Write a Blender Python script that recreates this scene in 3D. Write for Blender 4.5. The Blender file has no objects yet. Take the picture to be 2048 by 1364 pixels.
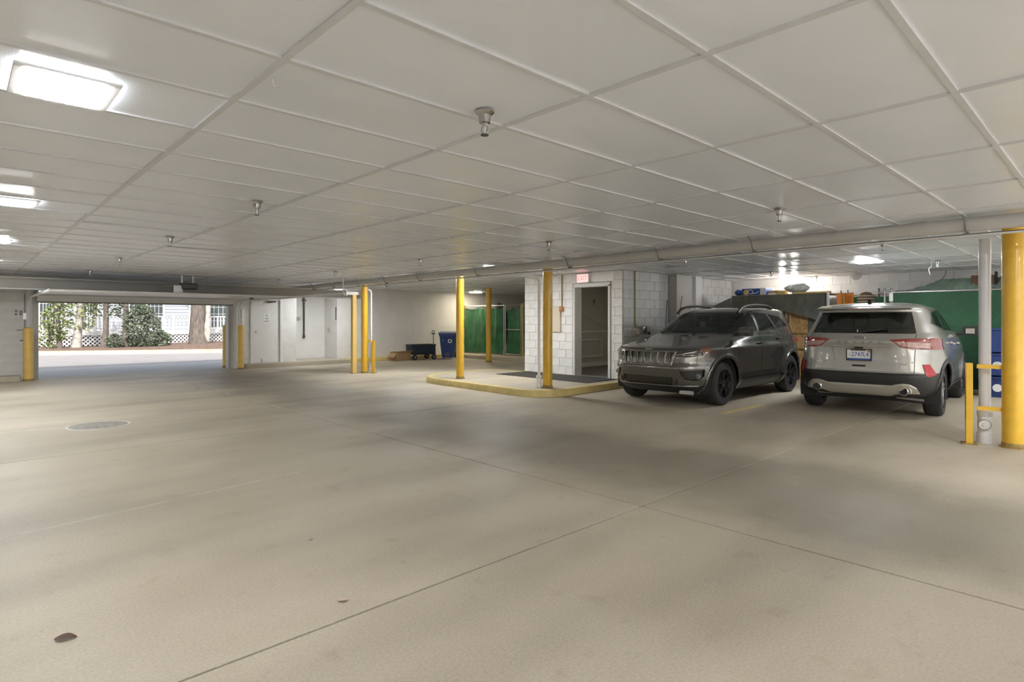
import bpy, bmesh, math, random
from mathutils import Vector, Matrix, noise

random.seed(7)
scene = bpy.context.scene
C = scene.collection
PI = math.pi

# ------------------------------------------------------------------ camera, sky, sun, exposure
CAM_H = 1.38                 # eye height
F_PX, HOR, YAW = 1172.0, 641.0, math.radians(46.5)
cam_d = bpy.data.cameras.new('camera')
cam = bpy.data.objects.new('camera', cam_d); C.objects.link(cam)
cam_d.sensor_width = 36.0
cam_d.lens = 36.0 * F_PX / 2048.0
cam_d.shift_y = -(682.0 - HOR) / 2048.0
cam_d.clip_start = 0.05; cam_d.clip_end = 300
cam.location = (0, 0, CAM_H)
cam.rotation_euler = (PI/2, 0, YAW - PI/2)
scene.camera = cam

world = bpy.data.worlds.new('sky'); scene.world = world
world.use_nodes = True
wn = world.node_tree.nodes; wl = world.node_tree.links
wbg = wn['Background']
sky = wn.new('ShaderNodeTexSky'); sky.sky_type = 'NISHITA'
sky.sun_disc = False
sky.sun_elevation = math.radians(42); sky.sun_rotation = math.radians(205)
sky.air_density = 1.0; sky.dust_density = 3.0; sky.ozone_density = 0.7
hsv = wn.new('ShaderNodeHueSaturation'); hsv.inputs['Saturation'].default_value = .45
wl.new(sky.outputs[0], hsv.inputs['Color']); wl.new(hsv.outputs[0], wbg.inputs[0]); wbg.inputs[1].default_value = 0.27

sun_d = bpy.data.lights.new('sun', 'SUN'); sun = bpy.data.objects.new('sun', sun_d); C.objects.link(sun)
sun_d.energy = 3.0; sun_d.angle = math.radians(1.0); sun_d.color = (1.0, .95, .88)
sun.rotation_euler = Vector((0.28, 0.70, -0.66)).to_track_quat('-Z', 'Y').to_euler()

LAMP, LAMP_DIM = 126.0, 68.0    # strength of the fixtures' lenses: full ones, and dimmer ones near the camera
LAMP_COL = (0.955, 0.975, 1.0)
scene.view_settings.view_transform = 'Standard'
scene.view_settings.look = 'None'
scene.view_settings.exposure = 0.46
scene.view_settings.gamma = 1.0
scene.view_settings.use_curve_mapping = False

# ------------------------------------------------------------------ materials
def newmat(name):
    m = bpy.data.materials.new(name); m.use_nodes = True
    nt = m.node_tree
    return m, nt, nt.nodes['Principled BSDF']

def pm(name, col, rough=.5, metal=0., var=0., vscale=6., bump=0., bscale=60., spec=.5, coat=0., stretch=None, col2=None, emis=0.):
    """plain procedural material: base colour with noise variation and fine relief"""
    m, nt, b = newmat(name)
    b.inputs['Base Color'].default_value = (*col, 1); b.inputs['Roughness'].default_value = rough
    b.inputs['Metallic'].default_value = metal; b.inputs['Specular IOR Level'].default_value = spec
    b.inputs['Coat Weight'].default_value = coat
    if coat: b.inputs['Coat Roughness'].default_value = .05
    if emis:
        b.inputs['Emission Color'].default_value = (*col, 1); b.inputs['Emission Strength'].default_value = emis
    if var or bump:
        tc = nt.nodes.new('ShaderNodeTexCoord'); mp = nt.nodes.new('ShaderNodeMapping')
        nt.links.new(tc.outputs['Object'], mp.inputs[0])
        if stretch: mp.inputs['Scale'].default_value = stretch
    if var:
        n = nt.nodes.new('ShaderNodeTexNoise'); n.inputs['Scale'].default_value = vscale; n.inputs['Detail'].default_value = 3
        nt.links.new(mp.outputs[0], n.inputs['Vector'])
        r = nt.nodes.new('ShaderNodeValToRGB')
        c2 = col2 if col2 else tuple(min(1, c*(1+var)) for c in col)
        r.color_ramp.elements[0].position = .3; r.color_ramp.elements[1].position = .7
        r.color_ramp.elements[0].color = (*[c*(1-var) for c in col], 1); r.color_ramp.elements[1].color = (*c2, 1)
        nt.links.new(n.outputs[0], r.inputs[0]); nt.links.new(r.outputs[0], b.inputs['Base Color'])
    if bump:
        n2 = nt.nodes.new('ShaderNodeTexNoise'); n2.inputs['Scale'].default_value = bscale; n2.inputs['Detail'].default_value = 1.5
        nt.links.new(mp.outputs[0], n2.inputs['Vector'])
        bp = nt.nodes.new('ShaderNodeBump'); bp.inputs['Strength'].default_value = bump; bp.inputs['Distance'].default_value = .01
        nt.links.new(n2.outputs[0], bp.inputs['Height']); nt.links.new(bp.outputs[0], b.inputs['Normal'])
    return m

def concrete_mat():
    m, nt, b = newmat('garage_concrete')
    N, L = nt.nodes, nt.links
    geo = N.new('ShaderNodeNewGeometry')
    def noi(scale, detail=3, rough=.6, stretch=None):
        n = N.new('ShaderNodeTexNoise'); n.inputs['Scale'].default_value = scale; n.inputs['Detail'].default_value = detail; n.inputs['Roughness'].default_value = rough
        if stretch:
            mp = N.new('ShaderNodeMapping'); mp.inputs['Scale'].default_value = stretch; L.new(geo.outputs['Position'], mp.inputs[0]); L.new(mp.outputs[0], n.inputs['Vector'])
        else: L.new(geo.outputs['Position'], n.inputs['Vector'])
        return n
    def ramp(src, p0, c0, p1, c1):
        r = N.new('ShaderNodeValToRGB'); r.color_ramp.elements[0].position = p0; r.color_ramp.elements[1].position = p1
        r.color_ramp.elements[0].color = (*c0, 1); r.color_ramp.elements[1].color = (*c1, 1); L.new(src, r.inputs[0]); return r.outputs[0]
    def mul(a, c, fac=1.):
        x = N.new('ShaderNodeMix'); x.data_type = 'RGBA'; x.blend_type = 'MULTIPLY'; x.inputs[0].default_value = fac
        L.new(a, x.inputs[6]); L.new(c, x.inputs[7]); return x.outputs[2]
    base = ramp(noi(.55, 5, .66).outputs[0], .3, (.455, .395, .30), .72, (.565, .505, .40))
    tyre = ramp(noi(.9, 2, .5, (.35, 1.2, 1)).outputs[0], .34, (.80, .79, .79), .56, (1, 1, 1))
    spots = ramp(noi(3.7, 3, .6).outputs[0], .28, (.90, .885, .87), .40, (1, 1, 1))
    fine = ramp(noi(70, 1.5, .7).outputs[0], .3, (.87, .87, .87), .7, (1.06, 1.06, 1.06))
    pale = ramp(noi(1.6, 4, .75).outputs[0], .66, (1, 1, 1), .74, (1.12, 1.13, 1.14))
    # worn, stained band with soft noisy edges; low light is painted in too
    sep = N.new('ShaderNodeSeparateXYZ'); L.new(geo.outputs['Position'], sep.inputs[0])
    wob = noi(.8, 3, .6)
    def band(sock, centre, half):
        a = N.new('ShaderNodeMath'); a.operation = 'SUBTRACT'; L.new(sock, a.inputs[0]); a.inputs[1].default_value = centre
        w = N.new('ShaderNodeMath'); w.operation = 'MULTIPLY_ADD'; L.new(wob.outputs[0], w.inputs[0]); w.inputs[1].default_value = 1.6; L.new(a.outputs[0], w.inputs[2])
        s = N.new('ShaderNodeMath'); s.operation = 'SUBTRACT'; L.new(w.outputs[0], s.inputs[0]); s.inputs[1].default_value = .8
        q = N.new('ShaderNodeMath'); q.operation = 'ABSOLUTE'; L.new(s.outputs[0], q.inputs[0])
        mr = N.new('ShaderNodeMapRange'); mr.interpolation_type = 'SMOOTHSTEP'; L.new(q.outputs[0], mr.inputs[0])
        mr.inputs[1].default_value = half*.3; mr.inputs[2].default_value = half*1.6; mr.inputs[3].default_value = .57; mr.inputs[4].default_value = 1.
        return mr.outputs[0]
    worn = band(sep.outputs[0], 4.9, 1.0)  # wear and stain, with the dimness there painted in
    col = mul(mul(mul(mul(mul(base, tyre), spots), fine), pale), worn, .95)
    L.new(col, b.inputs['Base Color'])
    rr = N.new('ShaderNodeMapRange'); L.new(noi(2.2).outputs[0], rr.inputs[0]); rr.inputs[3].default_value = .38; rr.inputs[4].default_value = .68
    L.new(rr.outputs[0], b.inputs['Roughness']); b.inputs['Specular IOR Level'].default_value = .25
    bp = N.new('ShaderNodeBump'); bp.inputs['Strength'].default_value = .25; bp.inputs['Distance'].default_value = .006
    L.new(noi(45, 2, .7).outputs[0], bp.inputs['Height']); L.new(bp.outputs[0], b.inputs['Normal'])
    return m

def tile_mat():
    m, nt, b = newmat('ceiling_vinyl'); N, L = nt.nodes, nt.links
    geo = N.new('ShaderNodeNewGeometry')
    n1 = N.new('ShaderNodeTexNoise'); n1.inputs['Scale'].default_value = 1.3; n1.inputs['Detail'].default_value = 2; L.new(geo.outputs['Position'], n1.inputs['Vector'])
    r = N.new('ShaderNodeValToRGB'); r.color_ramp.elements[0].position = .3; r.color_ramp.elements[1].position = .62
    r.color_ramp.elements[0].color = (.80, .835, .88, 1); r.color_ramp.elements[1].color = (.85, .885, .94, 1); L.new(n1.outputs[0], r.inputs[0])
    L.new(r.outputs[0], b.inputs['Base Color'])
    b.inputs['Roughness'].default_value = .29; b.inputs['Specular IOR Level'].default_value = .7
    n2 = N.new('ShaderNodeTexNoise'); n2.inputs['Scale'].default_value = 160; n2.inputs['Detail'].default_value = 1; L.new(geo.outputs['Position'], n2.inputs['Vector'])
    n3 = N.new('ShaderNodeTexNoise'); n3.inputs['Scale'].default_value = 3.5; n3.inputs['Detail'].default_value = 1; L.new(geo.outputs['Position'], n3.inputs['Vector'])
    bp = N.new('ShaderNodeBump'); bp.inputs['Strength'].default_value = .30; bp.inputs['Distance'].default_value = .003
    b2 = N.new('ShaderNodeBump'); b2.inputs['Strength'].default_value = .12; b2.inputs['Distance'].default_value = .03
    L.new(n2.outputs[0], bp.inputs['Height']); L.new(n3.outputs[0], b2.inputs['Height']); L.new(b2.outputs[0], bp.inputs['Normal']); L.new(bp.outputs[0], b.inputs['Normal'])
    return m

def glass_mat(name, tint, gloss=.10):
    m = bpy.data.materials.new(name); m.use_nodes = True; nt = m.node_tree; N, L = nt.nodes, nt.links
    N.remove(N['Principled BSDF']); out = N['Material Output']
    t = N.new('ShaderNodeBsdfTransparent'); t.inputs[0].default_value = (*tint, 1)
    g = N.new('ShaderNodeBsdfGlossy'); g.inputs['Roughness'].default_value = .03; g.inputs[0].default_value = (.9, .95, .92, 1)
    fr = N.new('ShaderNodeFresnel'); fr.inputs[0].default_value = 1.75
    mx = N.new('ShaderNodeMixShader'); L.new(fr.outputs[0], mx.inputs[0]); L.new(t.outputs[0], mx.inputs[1]); L.new(g.outputs[0], mx.inputs[2]); L.new(mx.outputs[0], out.inputs[0])
    return m

def emit_mat(name, col, s):
    m = bpy.data.materials.new(name); m.use_nodes = True; nt = m.node_tree
    b = nt.nodes['Principled BSDF']; b.inputs['Base Color'].default_value = (*col, 1)
    b.inputs['Emission Color'].default_value = (*col, 1); b.inputs['Emission Strength'].default_value = s
    return m

def osb_mat():
    m, nt, b = newmat('oriented_strand_board'); N, L = nt.nodes, nt.links
    tc = N.new('ShaderNodeTexCoord'); v = N.new('ShaderNodeTexVoronoi'); v.inputs['Scale'].default_value = 16
    mp = N.new('ShaderNodeMapping'); mp.inputs['Scale'].default_value = (1, 1.6, .7); L.new(tc.outputs['Object'], mp.inputs[0]); L.new(mp.outputs[0], v.inputs['Vector'])
    r = N.new('ShaderNodeValToRGB'); r.color_ramp.elements[0].color = (.36, .20, .08, 1); r.color_ramp.elements[1].color = (.62, .40, .17, 1)
    L.new(v.outputs['Color'], r.inputs[0]); L.new(r.outputs[0], b.inputs['Base Color']); b.inputs['Roughness'].default_value = .7
    return m

M = {}
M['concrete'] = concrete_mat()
M['seal'] = pm('pale_joint_seal', (.60, .575, .52), .7, var=.15, vscale=12)
M['joint'] = pm('joint_dirt', (.10, .095, .085), .9)
M['tile'] = tile_mat()
M['grid'] = pm('painted_grid_steel', (.67, .685, .70), .4, var=.04)
M['plenum'] = pm('dark_plenum', (.06, .06, .06), .9)
M['wallpaint'] = pm('painted_wall', (.74, .73, .70), .55, var=.05, vscale=2, bump=.15, bscale=40)
M['block'] = pm('painted_block', (.80, .79, .76), .5, var=.06, vscale=3, bump=.5, bscale=45, col2=(.86, .85, .83))
M['block_cool'] = pm('painted_block_grey', (.68, .69, .68), .45, var=.05, vscale=3, bump=.5, bscale=45)
M['block_l'] = pm('painted_block_dull', (.68, .67, .64), .6, var=.08, vscale=3, bump=.4, bscale=45)
M['mortar'] = pm('mortar', (.50, .49, .46), .8, bump=.3)
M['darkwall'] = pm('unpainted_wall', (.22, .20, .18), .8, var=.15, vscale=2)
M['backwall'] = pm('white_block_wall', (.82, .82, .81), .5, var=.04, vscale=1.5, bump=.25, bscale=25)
M['yellow'] = pm('safety_yellow_enamel', (.72, .43, .035), .28, var=.08, vscale=9, coat=.3, bump=.06, bscale=30)
M['yellow_pale'] = pm('weathered_yellow_paint', (.74, .50, .13), .5, var=.08, vscale=6)
M['curbyellow'] = pm('kerb_yellow_paint', (.66, .53, .22), .5, var=.13, vscale=5, bump=.3, bscale=30)
M['scuff'] = pm('scuffed_base', (.30, .20, .06), .7, var=.3, vscale=30)
M['pvc'] = pm('grey_white_pvc', (.66, .66, .68), .3, var=.04)
M['pipe'] = pm('painted_pipe', (.52, .505, .48), .4, var=.05, vscale=3)
M['whitesteel'] = pm('white_steel', (.74, .73, .71), .35, var=.04)
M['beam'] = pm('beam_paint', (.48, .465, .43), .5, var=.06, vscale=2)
M['steel'] = pm('galvanised_steel', (.55, .55, .54), .35, metal=.9, var=.1, vscale=20)
M['chrome'] = pm('chrome', (.80, .79, .77), .12, metal=1.)
M['sprchrome'] = pm('worn_chrome', (.46, .455, .44), .2, metal=1.)
M['stain'] = pm('damp_stain', (.42, .42, .42), .6, var=.1)
M['darkmetal'] = pm('dark_metal', (.09, .09, .09), .4, metal=.5)
M['rail_wire'] = pm('hanger_wire', (.20, .20, .195), .45, metal=.6)
M['copper'] = pm('copper_red_paint', (.62, .30, .16), .35, metal=.2)
M['bronze'] = pm('brown_conduit', (.40, .27, .10), .5)
M['white'] = pm('white_plastic', (.80, .80, .79), .35)
M['lens'] = emit_mat('prismatic_lens', LAMP_COL, LAMP)
M['lens_dim'] = emit_mat('prismatic_lens_dimmer', LAMP_COL, LAMP_DIM)
M['lens_warm'] = emit_mat('warm_lens', (1., .86, .66), 75)
M['lens_fill'] = emit_mat('fill_lens', (1., .93, .78), 14)  # for the added lamp that brightens the stairwell
M['fixframe'] = pm('fixture_frame', (.78, .775, .76), .4)
M['black'] = pm('black_plastic', (.018, .018, .018), .45)
M['softblack'] = pm('matt_black', (.03, .03, .03), .8)
M['rubber'] = pm('tyre_rubber', (.022, .022, .022), .75, var=.2, vscale=30)
M['mat'] = pm('door_mat', (.055, .05, .042), .95, bump=.5, bscale=200)
M['door'] = pm('door_paint', (.72, .715, .69), .4, var=.03)
M['stairwall'] = pm('stairwell_paint', (.52, .50, .43), .55, var=.04)
M['stairfloor'] = pm('stairwell_floor', (.17, .165, .15), .6, var=.1)
M['bluebin'] = pm('blue_bin_plastic', (.030, .060, .20), .38, var=.08, bump=.08)
M['navy'] = pm('navy_canvas', (.018, .030, .055), .8, bump=.3, bscale=120)
M['bluetote'] = pm('blue_tote_plastic', (.02, .045, .16), .4)
M['card'] = pm('cardboard', (.38, .25, .13), .8, var=.1)
M['tarpgreen'] = pm('green_tarp', (.038, .175, .068), .3, var=.25, vscale=3, bump=.5, bscale=28)
M['meshgreen'] = pm('green_mesh_fabric', (.014, .080, .032), .6, var=.25, vscale=2.5, bump=.25, bscale=60)
M['tarppale'] = pm('pale_green_tarp', (.26, .36, .29), .4, var=.2, vscale=4, bump=.2)
M['tarpgrey'] = pm('grey_tarp', (.115, .115, .095), .45, var=.25, vscale=3, bump=.25, bscale=20)
M['osb'] = osb_mat()
M['wood'] = pm('bare_timber', (.48, .33, .17), .7, var=.2, vscale=8, stretch=(8, 8, 1))
M['woodyellow'] = pm('yellow_timber', (.72, .55, .22), .6, var=.1)
M['orange'] = pm('orange_fabric', (.62, .20, .025), .6, var=.2)
M['brown'] = pm('brown_wicker', (.16, .09, .05), .7)
M['cream'] = pm('cream_paint', (.62, .55, .43), .6)
M['clearbag'] = pm('clear_plastic_bag', (.52, .56, .55), .2, var=.2, vscale=10)
M['blueprint'] = pm('blue_print_box', (.035, .10, .36), .4)
M['paper'] = pm('white_paper', (.78, .78, .78), .7)
M['ink'] = pm('grey_ink', (.25, .25, .26), .7)
M['leaf_dry'] = pm('dry_leaf', (.12, .075, .05), .8, var=.2, vscale=30)
M['leaf_pale'] = pm('pale_leaf', (.50, .38, .30), .8)
M['iron'] = pm('cast_iron', (.33, .31, .27), .7, metal=.3, var=.25, vscale=12, bump=.6, bscale=60)
M['ironrim'] = pm('worn_iron_rim', (.62, .60, .55), .5, metal=.2)
# outdoors
M['asphalt'] = pm('pale_road', (.31, .295, .285), .8, var=.08, vscale=1.2, bump=.3, bscale=40)
M['bounce_slab'] = pm('bounce_concrete', (.72, .72, .71), .8, var=.06, vscale=1.5)  # pale, so the added rear slab throws sunlight indoors
M['apron'] = pm('driveway_apron', (.42, .415, .40), .75, var=.06, vscale=1.5)
M['mulch'] = pm('bark_mulch', (.17, .11, .08), .95, var=.4, vscale=6, bump=1., bscale=20)
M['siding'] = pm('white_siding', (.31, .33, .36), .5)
M['housewhite'] = pm('white_house_paint', (.55, .55, .55), .5)
M['lattice'] = pm('white_lattice', (.58, .58, .58), .5)
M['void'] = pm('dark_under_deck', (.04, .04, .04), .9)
M['winglass'] = pm('window_pane', (.06, .075, .075), .08, spec=.8)
M['bark'] = pm('tree_bark', (.13, .11, .095), .9, var=.4, vscale=7, bump=1., bscale=14, stretch=(2, 2, .5))
M['bark_pale'] = pm('pale_bark', (.42, .39, .35), .9, var=.3, vscale=6, bump=.6, bscale=14)
M['leaf_a'] = pm('yellow_green_leaf', (.19, .23, .085), .6, var=.3, vscale=2)
M['leaf_b'] = pm('grey_green_leaf', (.13, .16, .105), .6, var=.3, vscale=2)
M['curb_out'] = pm('sunlit_kerb', (.48, .40, .27), .7, var=.15, vscale=2)
# cars
M['paint_dark'] = pm('dark_grey_metallic', (.135, .13, .12), .25, metal=.7, coat=1.)
M['paint_silver'] = pm('silver_metallic', (.40, .395, .365), .30, metal=.55, coat=1.)
M['glass_car'] = glass_mat('tinted_windscreen', (.55, .66, .58))
M['glass_dark'] = glass_mat('privacy_glass', (.20, .25, .22))
M['alloy_dark'] = pm('dark_alloy', (.085, .085, .085), .3, metal=.8)
M['alloy'] = pm('silver_alloy', (.40, .40, .40), .3, metal=.9)
M['grille'] = pm('dark_grille', (.03, .028, .025), .35, metal=.3, bump=.4, bscale=160)
M['trimgrey'] = pm('smoked_chrome', (.32, .31, .29), .2, metal=1.)
M['lampclear'] = pm('headlamp_lens', (.26, .26, .26), .08, metal=.4, coat=1.)
M['lampsmoke'] = pm('smoked_lamp', (.07, .065, .06), .12, metal=.3, coat=1.)
M['amber'] = pm('amber_reflector', (.17, .065, .035), .15, coat=1.)
M['redlamp'] = pm('red_lamp', (.30, .035, .03), .12, coat=1.)
M['pinklamp'] = pm('clear_red_lamp', (.55, .34, .30), .12, coat=1., var=.25, vscale=25)
M['redrefl'] = pm('red_reflector', (.50, .012, .02), .3)
M['skid'] = pm('silver_skid_plate', (.46, .44, .39), .35, metal=.5)
M['seat'] = pm('dark_seat', (.06, .06, .058), .7)
M['plateblue'] = pm('plate_blue', (.05, .10, .34), .4)
M['platebrown'] = pm('plate_brown', (.16, .10, .07), .5)
M['lettergrey'] = pm('letter_grey', (.22, .22, .22), .3, metal=.5)
M['exit_red'] = emit_mat('exit_red_letters', (1., .16, .16), 1.2)
M['exit_face'] = emit_mat('exit_face_glow', (1., .62, .60), .6)

# ------------------------------------------------------------------ mesh helpers
ORG = {}          # thing -> world origin its parts are measured from (absent: parts are in local coordinates)

class MB:
    def __init__(s): s.v = []; s.f = []
    def add(s, vs, fs):
        o = len(s.v); s.v += [tuple(p) for p in vs]; s.f += [tuple(i+o for i in f) for f in fs]; return s
    def box(s, x0, x1, y0, y1, z0, z1):
        return s.add([(x0,y0,z0),(x1,y0,z0),(x1,y1,z0),(x0,y1,z0),(x0,y0,z1),(x1,y0,z1),(x1,y1,z1),(x0,y1,z1)],
                     [(3,2,1,0),(4,5,6,7),(0,1,5,4),(1,2,6,5),(2,3,7,6),(3,0,4,7)])
    def obox(s, c, size, rot=None):
        a, b, d = [q/2 for q in size]; c = Vector(c)
        r = rot if rot is not None else Matrix.Identity(3)
        pts = [c + r @ Vector(p) for p in [(-a,-b,-d),(a,-b,-d),(a,b,-d),(-a,b,-d),(-a,-b,d),(a,-b,d),(a,b,d),(-a,b,d)]]
        return s.add(pts, [(3,2,1,0),(4,5,6,7),(0,1,5,4),(1,2,6,5),(2,3,7,6),(3,0,4,7)])
    def tube(s, pts, r, n=10, caps=True):
        pts = [Vector(p) for p in pts]; rs = r if isinstance(r, (list, tuple)) else [r]*len(pts)
        rings = []; up = None
        for i, p in enumerate(pts):
            t = (pts[min(i+1, len(pts)-1)] - pts[max(i-1, 0)]).normalized()
            if up is None:
                up = Vector((0,0,1)) if abs(t.z) < .9 else Vector((1,0,0))
            e1 = (up - t*up.dot(t)).normalized(); e2 = t.cross(e1); up = e1
            rings.append([p + (e1*math.cos(2*PI*k/n) + e2*math.sin(2*PI*k/n))*rs[i] for k in range(n)])
        vs = [q for ring in rings for q in ring]; fs = []
        for i in range(len(pts)-1):
            for k in range(n):
                k2 = (k+1) % n; fs.append((i*n+k, i*n+k2, (i+1)*n+k2, (i+1)*n+k))
        if caps:
            fs.append(tuple(range(n-1, -1, -1))); fs.append(tuple((len(pts)-1)*n+k for k in range(n)))
        return s.add(vs, fs)
    def lathe(s, prof, o=(0,0,0), axis='z', n=20, closed=False):
        vs = []; fs = []; o = Vector(o)
        for (r, h) in prof:
            for k in range(n):
                a = 2*PI*k/n; c, d = r*math.cos(a), r*math.sin(a)
                p = {'z': (c, d, h), 'y': (c, h, d), 'x': (h, c, d)}[axis]; vs.append(o + Vector(p))
        m = len(prof)
        for i in range(m if closed else m-1):
            j = (i+1) % m
            for k in range(n): k2 = (k+1) % n; fs.append((i*n+k, i*n+k2, j*n+k2, j*n+k))
        if not closed:
            fs.append(tuple(range(n-1, -1, -1))); fs.append(tuple((m-1)*n+k for k in range(n)))
        return s.add(vs, fs)
    def prism(s, poly, a0, a1, axis='y'):
        n = len(poly)
        def P(p, a): return {'x': (a, p[0], p[1]), 'y': (p[0], a, p[1]), 'z': (p[0], p[1], a)}[axis]
        vs = [P(p, a0) for p in poly] + [P(p, a1) for p in poly]
        fs = [tuple(range(n-1, -1, -1)), tuple(range(n, 2*n))] + [(i, (i+1) % n, n+(i+1) % n, n+i) for i in range(n)]
        return s.add(vs, fs)
    def grid(s, fn, nu, nv):
        vs = [fn(i/nu, j/nv) for j in range(nv+1) for i in range(nu+1)]
        fs = [(j*(nu+1)+i, j*(nu+1)+i+1, (j+1)*(nu+1)+i+1, (j+1)*(nu+1)+i) for j in range(nv) for i in range(nu)]
        return s.add(vs, fs)
    def ball(s, c, r, n=12, m=8):
        c = Vector(c); rr = r if isinstance(r, (tuple, list)) else (r, r, r)
        vs = [c + Vector((rr[0]*math.sin(PI*(j+.5)/m)*math.cos(2*PI*i/n), rr[1]*math.sin(PI*(j+.5)/m)*math.sin(2*PI*i/n), rr[2]*math.cos(PI*(j+.5)/m))) for j in range(m) for i in range(n)]
        fs = [(j*n+i, j*n+(i+1) % n, (j+1)*n+(i+1) % n, (j+1)*n+i) for j in range(m-1) for i in range(n)]
        fs += [tuple(range(n-1, -1, -1)), tuple((m-1)*n+i for i in range(n))]
        return s.add(vs, fs)
    def mesh(s, name, off=(0,0,0), bev=0., smooth=None):
        me = bpy.data.meshes.new(name); off = Vector(off)
        me.from_pydata([Vector(p)-off for p in s.v], [], s.f); me.validate()
        bm = bmesh.new(); bm.from_mesh(me)
        bmesh.ops.recalc_face_normals(bm, faces=bm.faces)
        if bev:
            es = [e for e in bm.edges if len(e.link_faces) == 2 and e.calc_face_angle(0) > .5]
            bmesh.ops.bevel(bm, geom=es, offset=bev, segments=2, affect='EDGES', clamp_overlap=True, profile=.6)
        bm.to_mesh(me); bm.free()
        if smooth:
            for p in me.polygons: p.use_smooth = True
            me.set_sharp_from_angle(angle=math.radians(smooth))
        return me

def link(name, me, mat, parent=None, loc=(0,0,0), rot=(0,0,0)):
    o = bpy.data.objects.new(name, me); C.objects.link(o)
    if mat is not None and not me.materials: me.materials.append(M[mat] if isinstance(mat, str) else mat)
    o.location = loc; o.rotation_euler = rot
    if parent is not None:
        o.parent = parent
        if parent in ORG: ORG[o] = ORG[parent]
    return o

def part(name, mb, mat, parent, bev=0., smooth=None):
    return link(name, mb.mesh(name, ORG.get(parent, (0,0,0)), bev, smooth), mat, parent)

def tag(o, label, cat=None, group=None, kind=None):
    o['label'] = label
    if cat: o['category'] = cat
    if group: o['group'] = group
    if kind: o['kind'] = kind
    return o

def thing(name, label, cat, loc=(0,0,0), group=None, kind=None, world=True, rot=(0,0,0)):
    o = bpy.data.objects.new(name, None); C.objects.link(o); o.location = loc; o.rotation_euler = rot
    o.empty_display_size = .1
    if world: ORG[o] = Vector(loc)
    return tag(o, label, cat, group, kind)

def solo(name, mb, mat, label, cat, group=None, kind=None, bev=0., smooth=None, base=None):
    """a thing that is one mesh; origin at its base"""
    if base is None:
        xs = [p[0] for p in mb.v]; ys = [p[1] for p in mb.v]; zs = [p[2] for p in mb.v]
        base = ((min(xs)+max(xs))/2, (min(ys)+max(ys))/2, min(zs))
    o = link(name, mb.mesh(name, base, bev, smooth), mat, None, base)
    ORG[o] = Vector(base)
    return tag(o, label, cat, group, kind)

def copy_tree(o, parent=None):
    c = o.copy(); C.objects.link(c)
    if parent is not None: c.parent = parent
    for ch in list(o.children): copy_tree(ch, c)
    return c

def text_mesh(body, size, ext, align='CENTER', spacing=1.0, sx=1.0):
    cu = bpy.data.curves.new('lettering', 'FONT'); cu.body = body; cu.size = size; cu.extrude = ext
    cu.align_x = align; cu.align_y = 'CENTER'; cu.space_character = spacing; cu.resolution_u = 3
    o = bpy.data.objects.new('lettering', cu); C.objects.link(o)
    dg = bpy.context.evaluated_depsgraph_get(); me = bpy.data.meshes.new_from_object(o.evaluated_get(dg))
    bpy.data.objects.remove(o); bpy.data.curves.remove(cu)
    if sx != 1.0:
        for v in me.vertices: v.co.x *= sx
    me.materials.clear()
    return me

def put_text(name, body, size, mat, parent, pos, right, up, ext=.004, spacing=1., sx=1.):
    """lettering lying in the plane spanned by right/up; pos in the parent's coordinates"""
    me = text_mesh(body, size, ext, spacing=spacing, sx=sx)
    r = Vector(right).normalized(); u = Vector(up).normalized(); n = r.cross(u)
    m = Matrix((r, u, n)).transposed().to_4x4(); m.translation = Vector(pos) - Vector(ORG.get(parent, (0,0,0)))
    me.transform(m)
    return link(name, me, mat, parent)

def to_px(p):
    fx, fy = math.cos(YAW), math.sin(YAW); d = p[0]*fx + p[1]*fy
    if d < .05: return None
    return 1024 + F_PX*(p[0]*fy - p[1]*fx)/d, HOR - F_PX*(p[2]-CAM_H)/d, d

ZC = 2.455      # ceiling height

# ================================================================== STRUCTURE
# ---- floor: concrete slabs with open joints
XB = [-3.0, 3.70, 8.10, 13.0, 18.4]; YB = [-4.6, -2.5, 2.5, 7.5, 12.6, 19.1]
floor = solo('floor', MB().box(-3.0, 18.4, -4.6, 19.1, -.25, -.022), 'joint', 'beige concrete garage floor with straight joints', 'floor', kind='structure', base=(0,0,-.25))
for i in range(4):
    for j in range(5):
        x0, x1, y0, y1 = XB[i], XB[i+1], YB[j], YB[j+1]
        y1 = 17.95 if (j == 4 and i < 2) else y1
        g = .007
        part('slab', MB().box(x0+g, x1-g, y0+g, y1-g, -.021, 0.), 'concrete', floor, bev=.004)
# pale worn sealant along two control joints
def seal_line(p0, p1, w0, seed, n=40):
    p0, p1 = Vector((*p0, 0)), Vector((*p1, 0)); d = (p1-p0).normalized(); s = Vector((-d.y, d.x, 0)); vs = []
    for k in range(n+1):
        q = p0.lerp(p1, k/n); h = w0*max(.12, .55+noise.noise(Vector((k*.37, seed, 0)))*1.3); o = s*noise.noise(Vector((k*.21, seed+5, 0)))*.012
        vs += [q+o-s*h+Vector((0,0,.0008)), q+o+s*h+Vector((0,0,.0008))]
    return MB().add(vs, [(2*k, 2*k+1, 2*k+3, 2*k+2) for k in range(n)])
part('joint_seal', seal_line((-.6, 4.80), (2.3, 5.22), .010, 1), 'seal', floor)
part('joint_seal', seal_line((3.715, 8.0), (3.715, 12.4), .014, 2), 'seal', floor)
part('joint_seal', seal_line((-.8, 9.75), (1.0, 9.45), .03, 3), 'seal', floor)
part('joint_seal', seal_line((1.75, 9.25), (3.2, 9.3), .012, 4), 'seal', floor)

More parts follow.
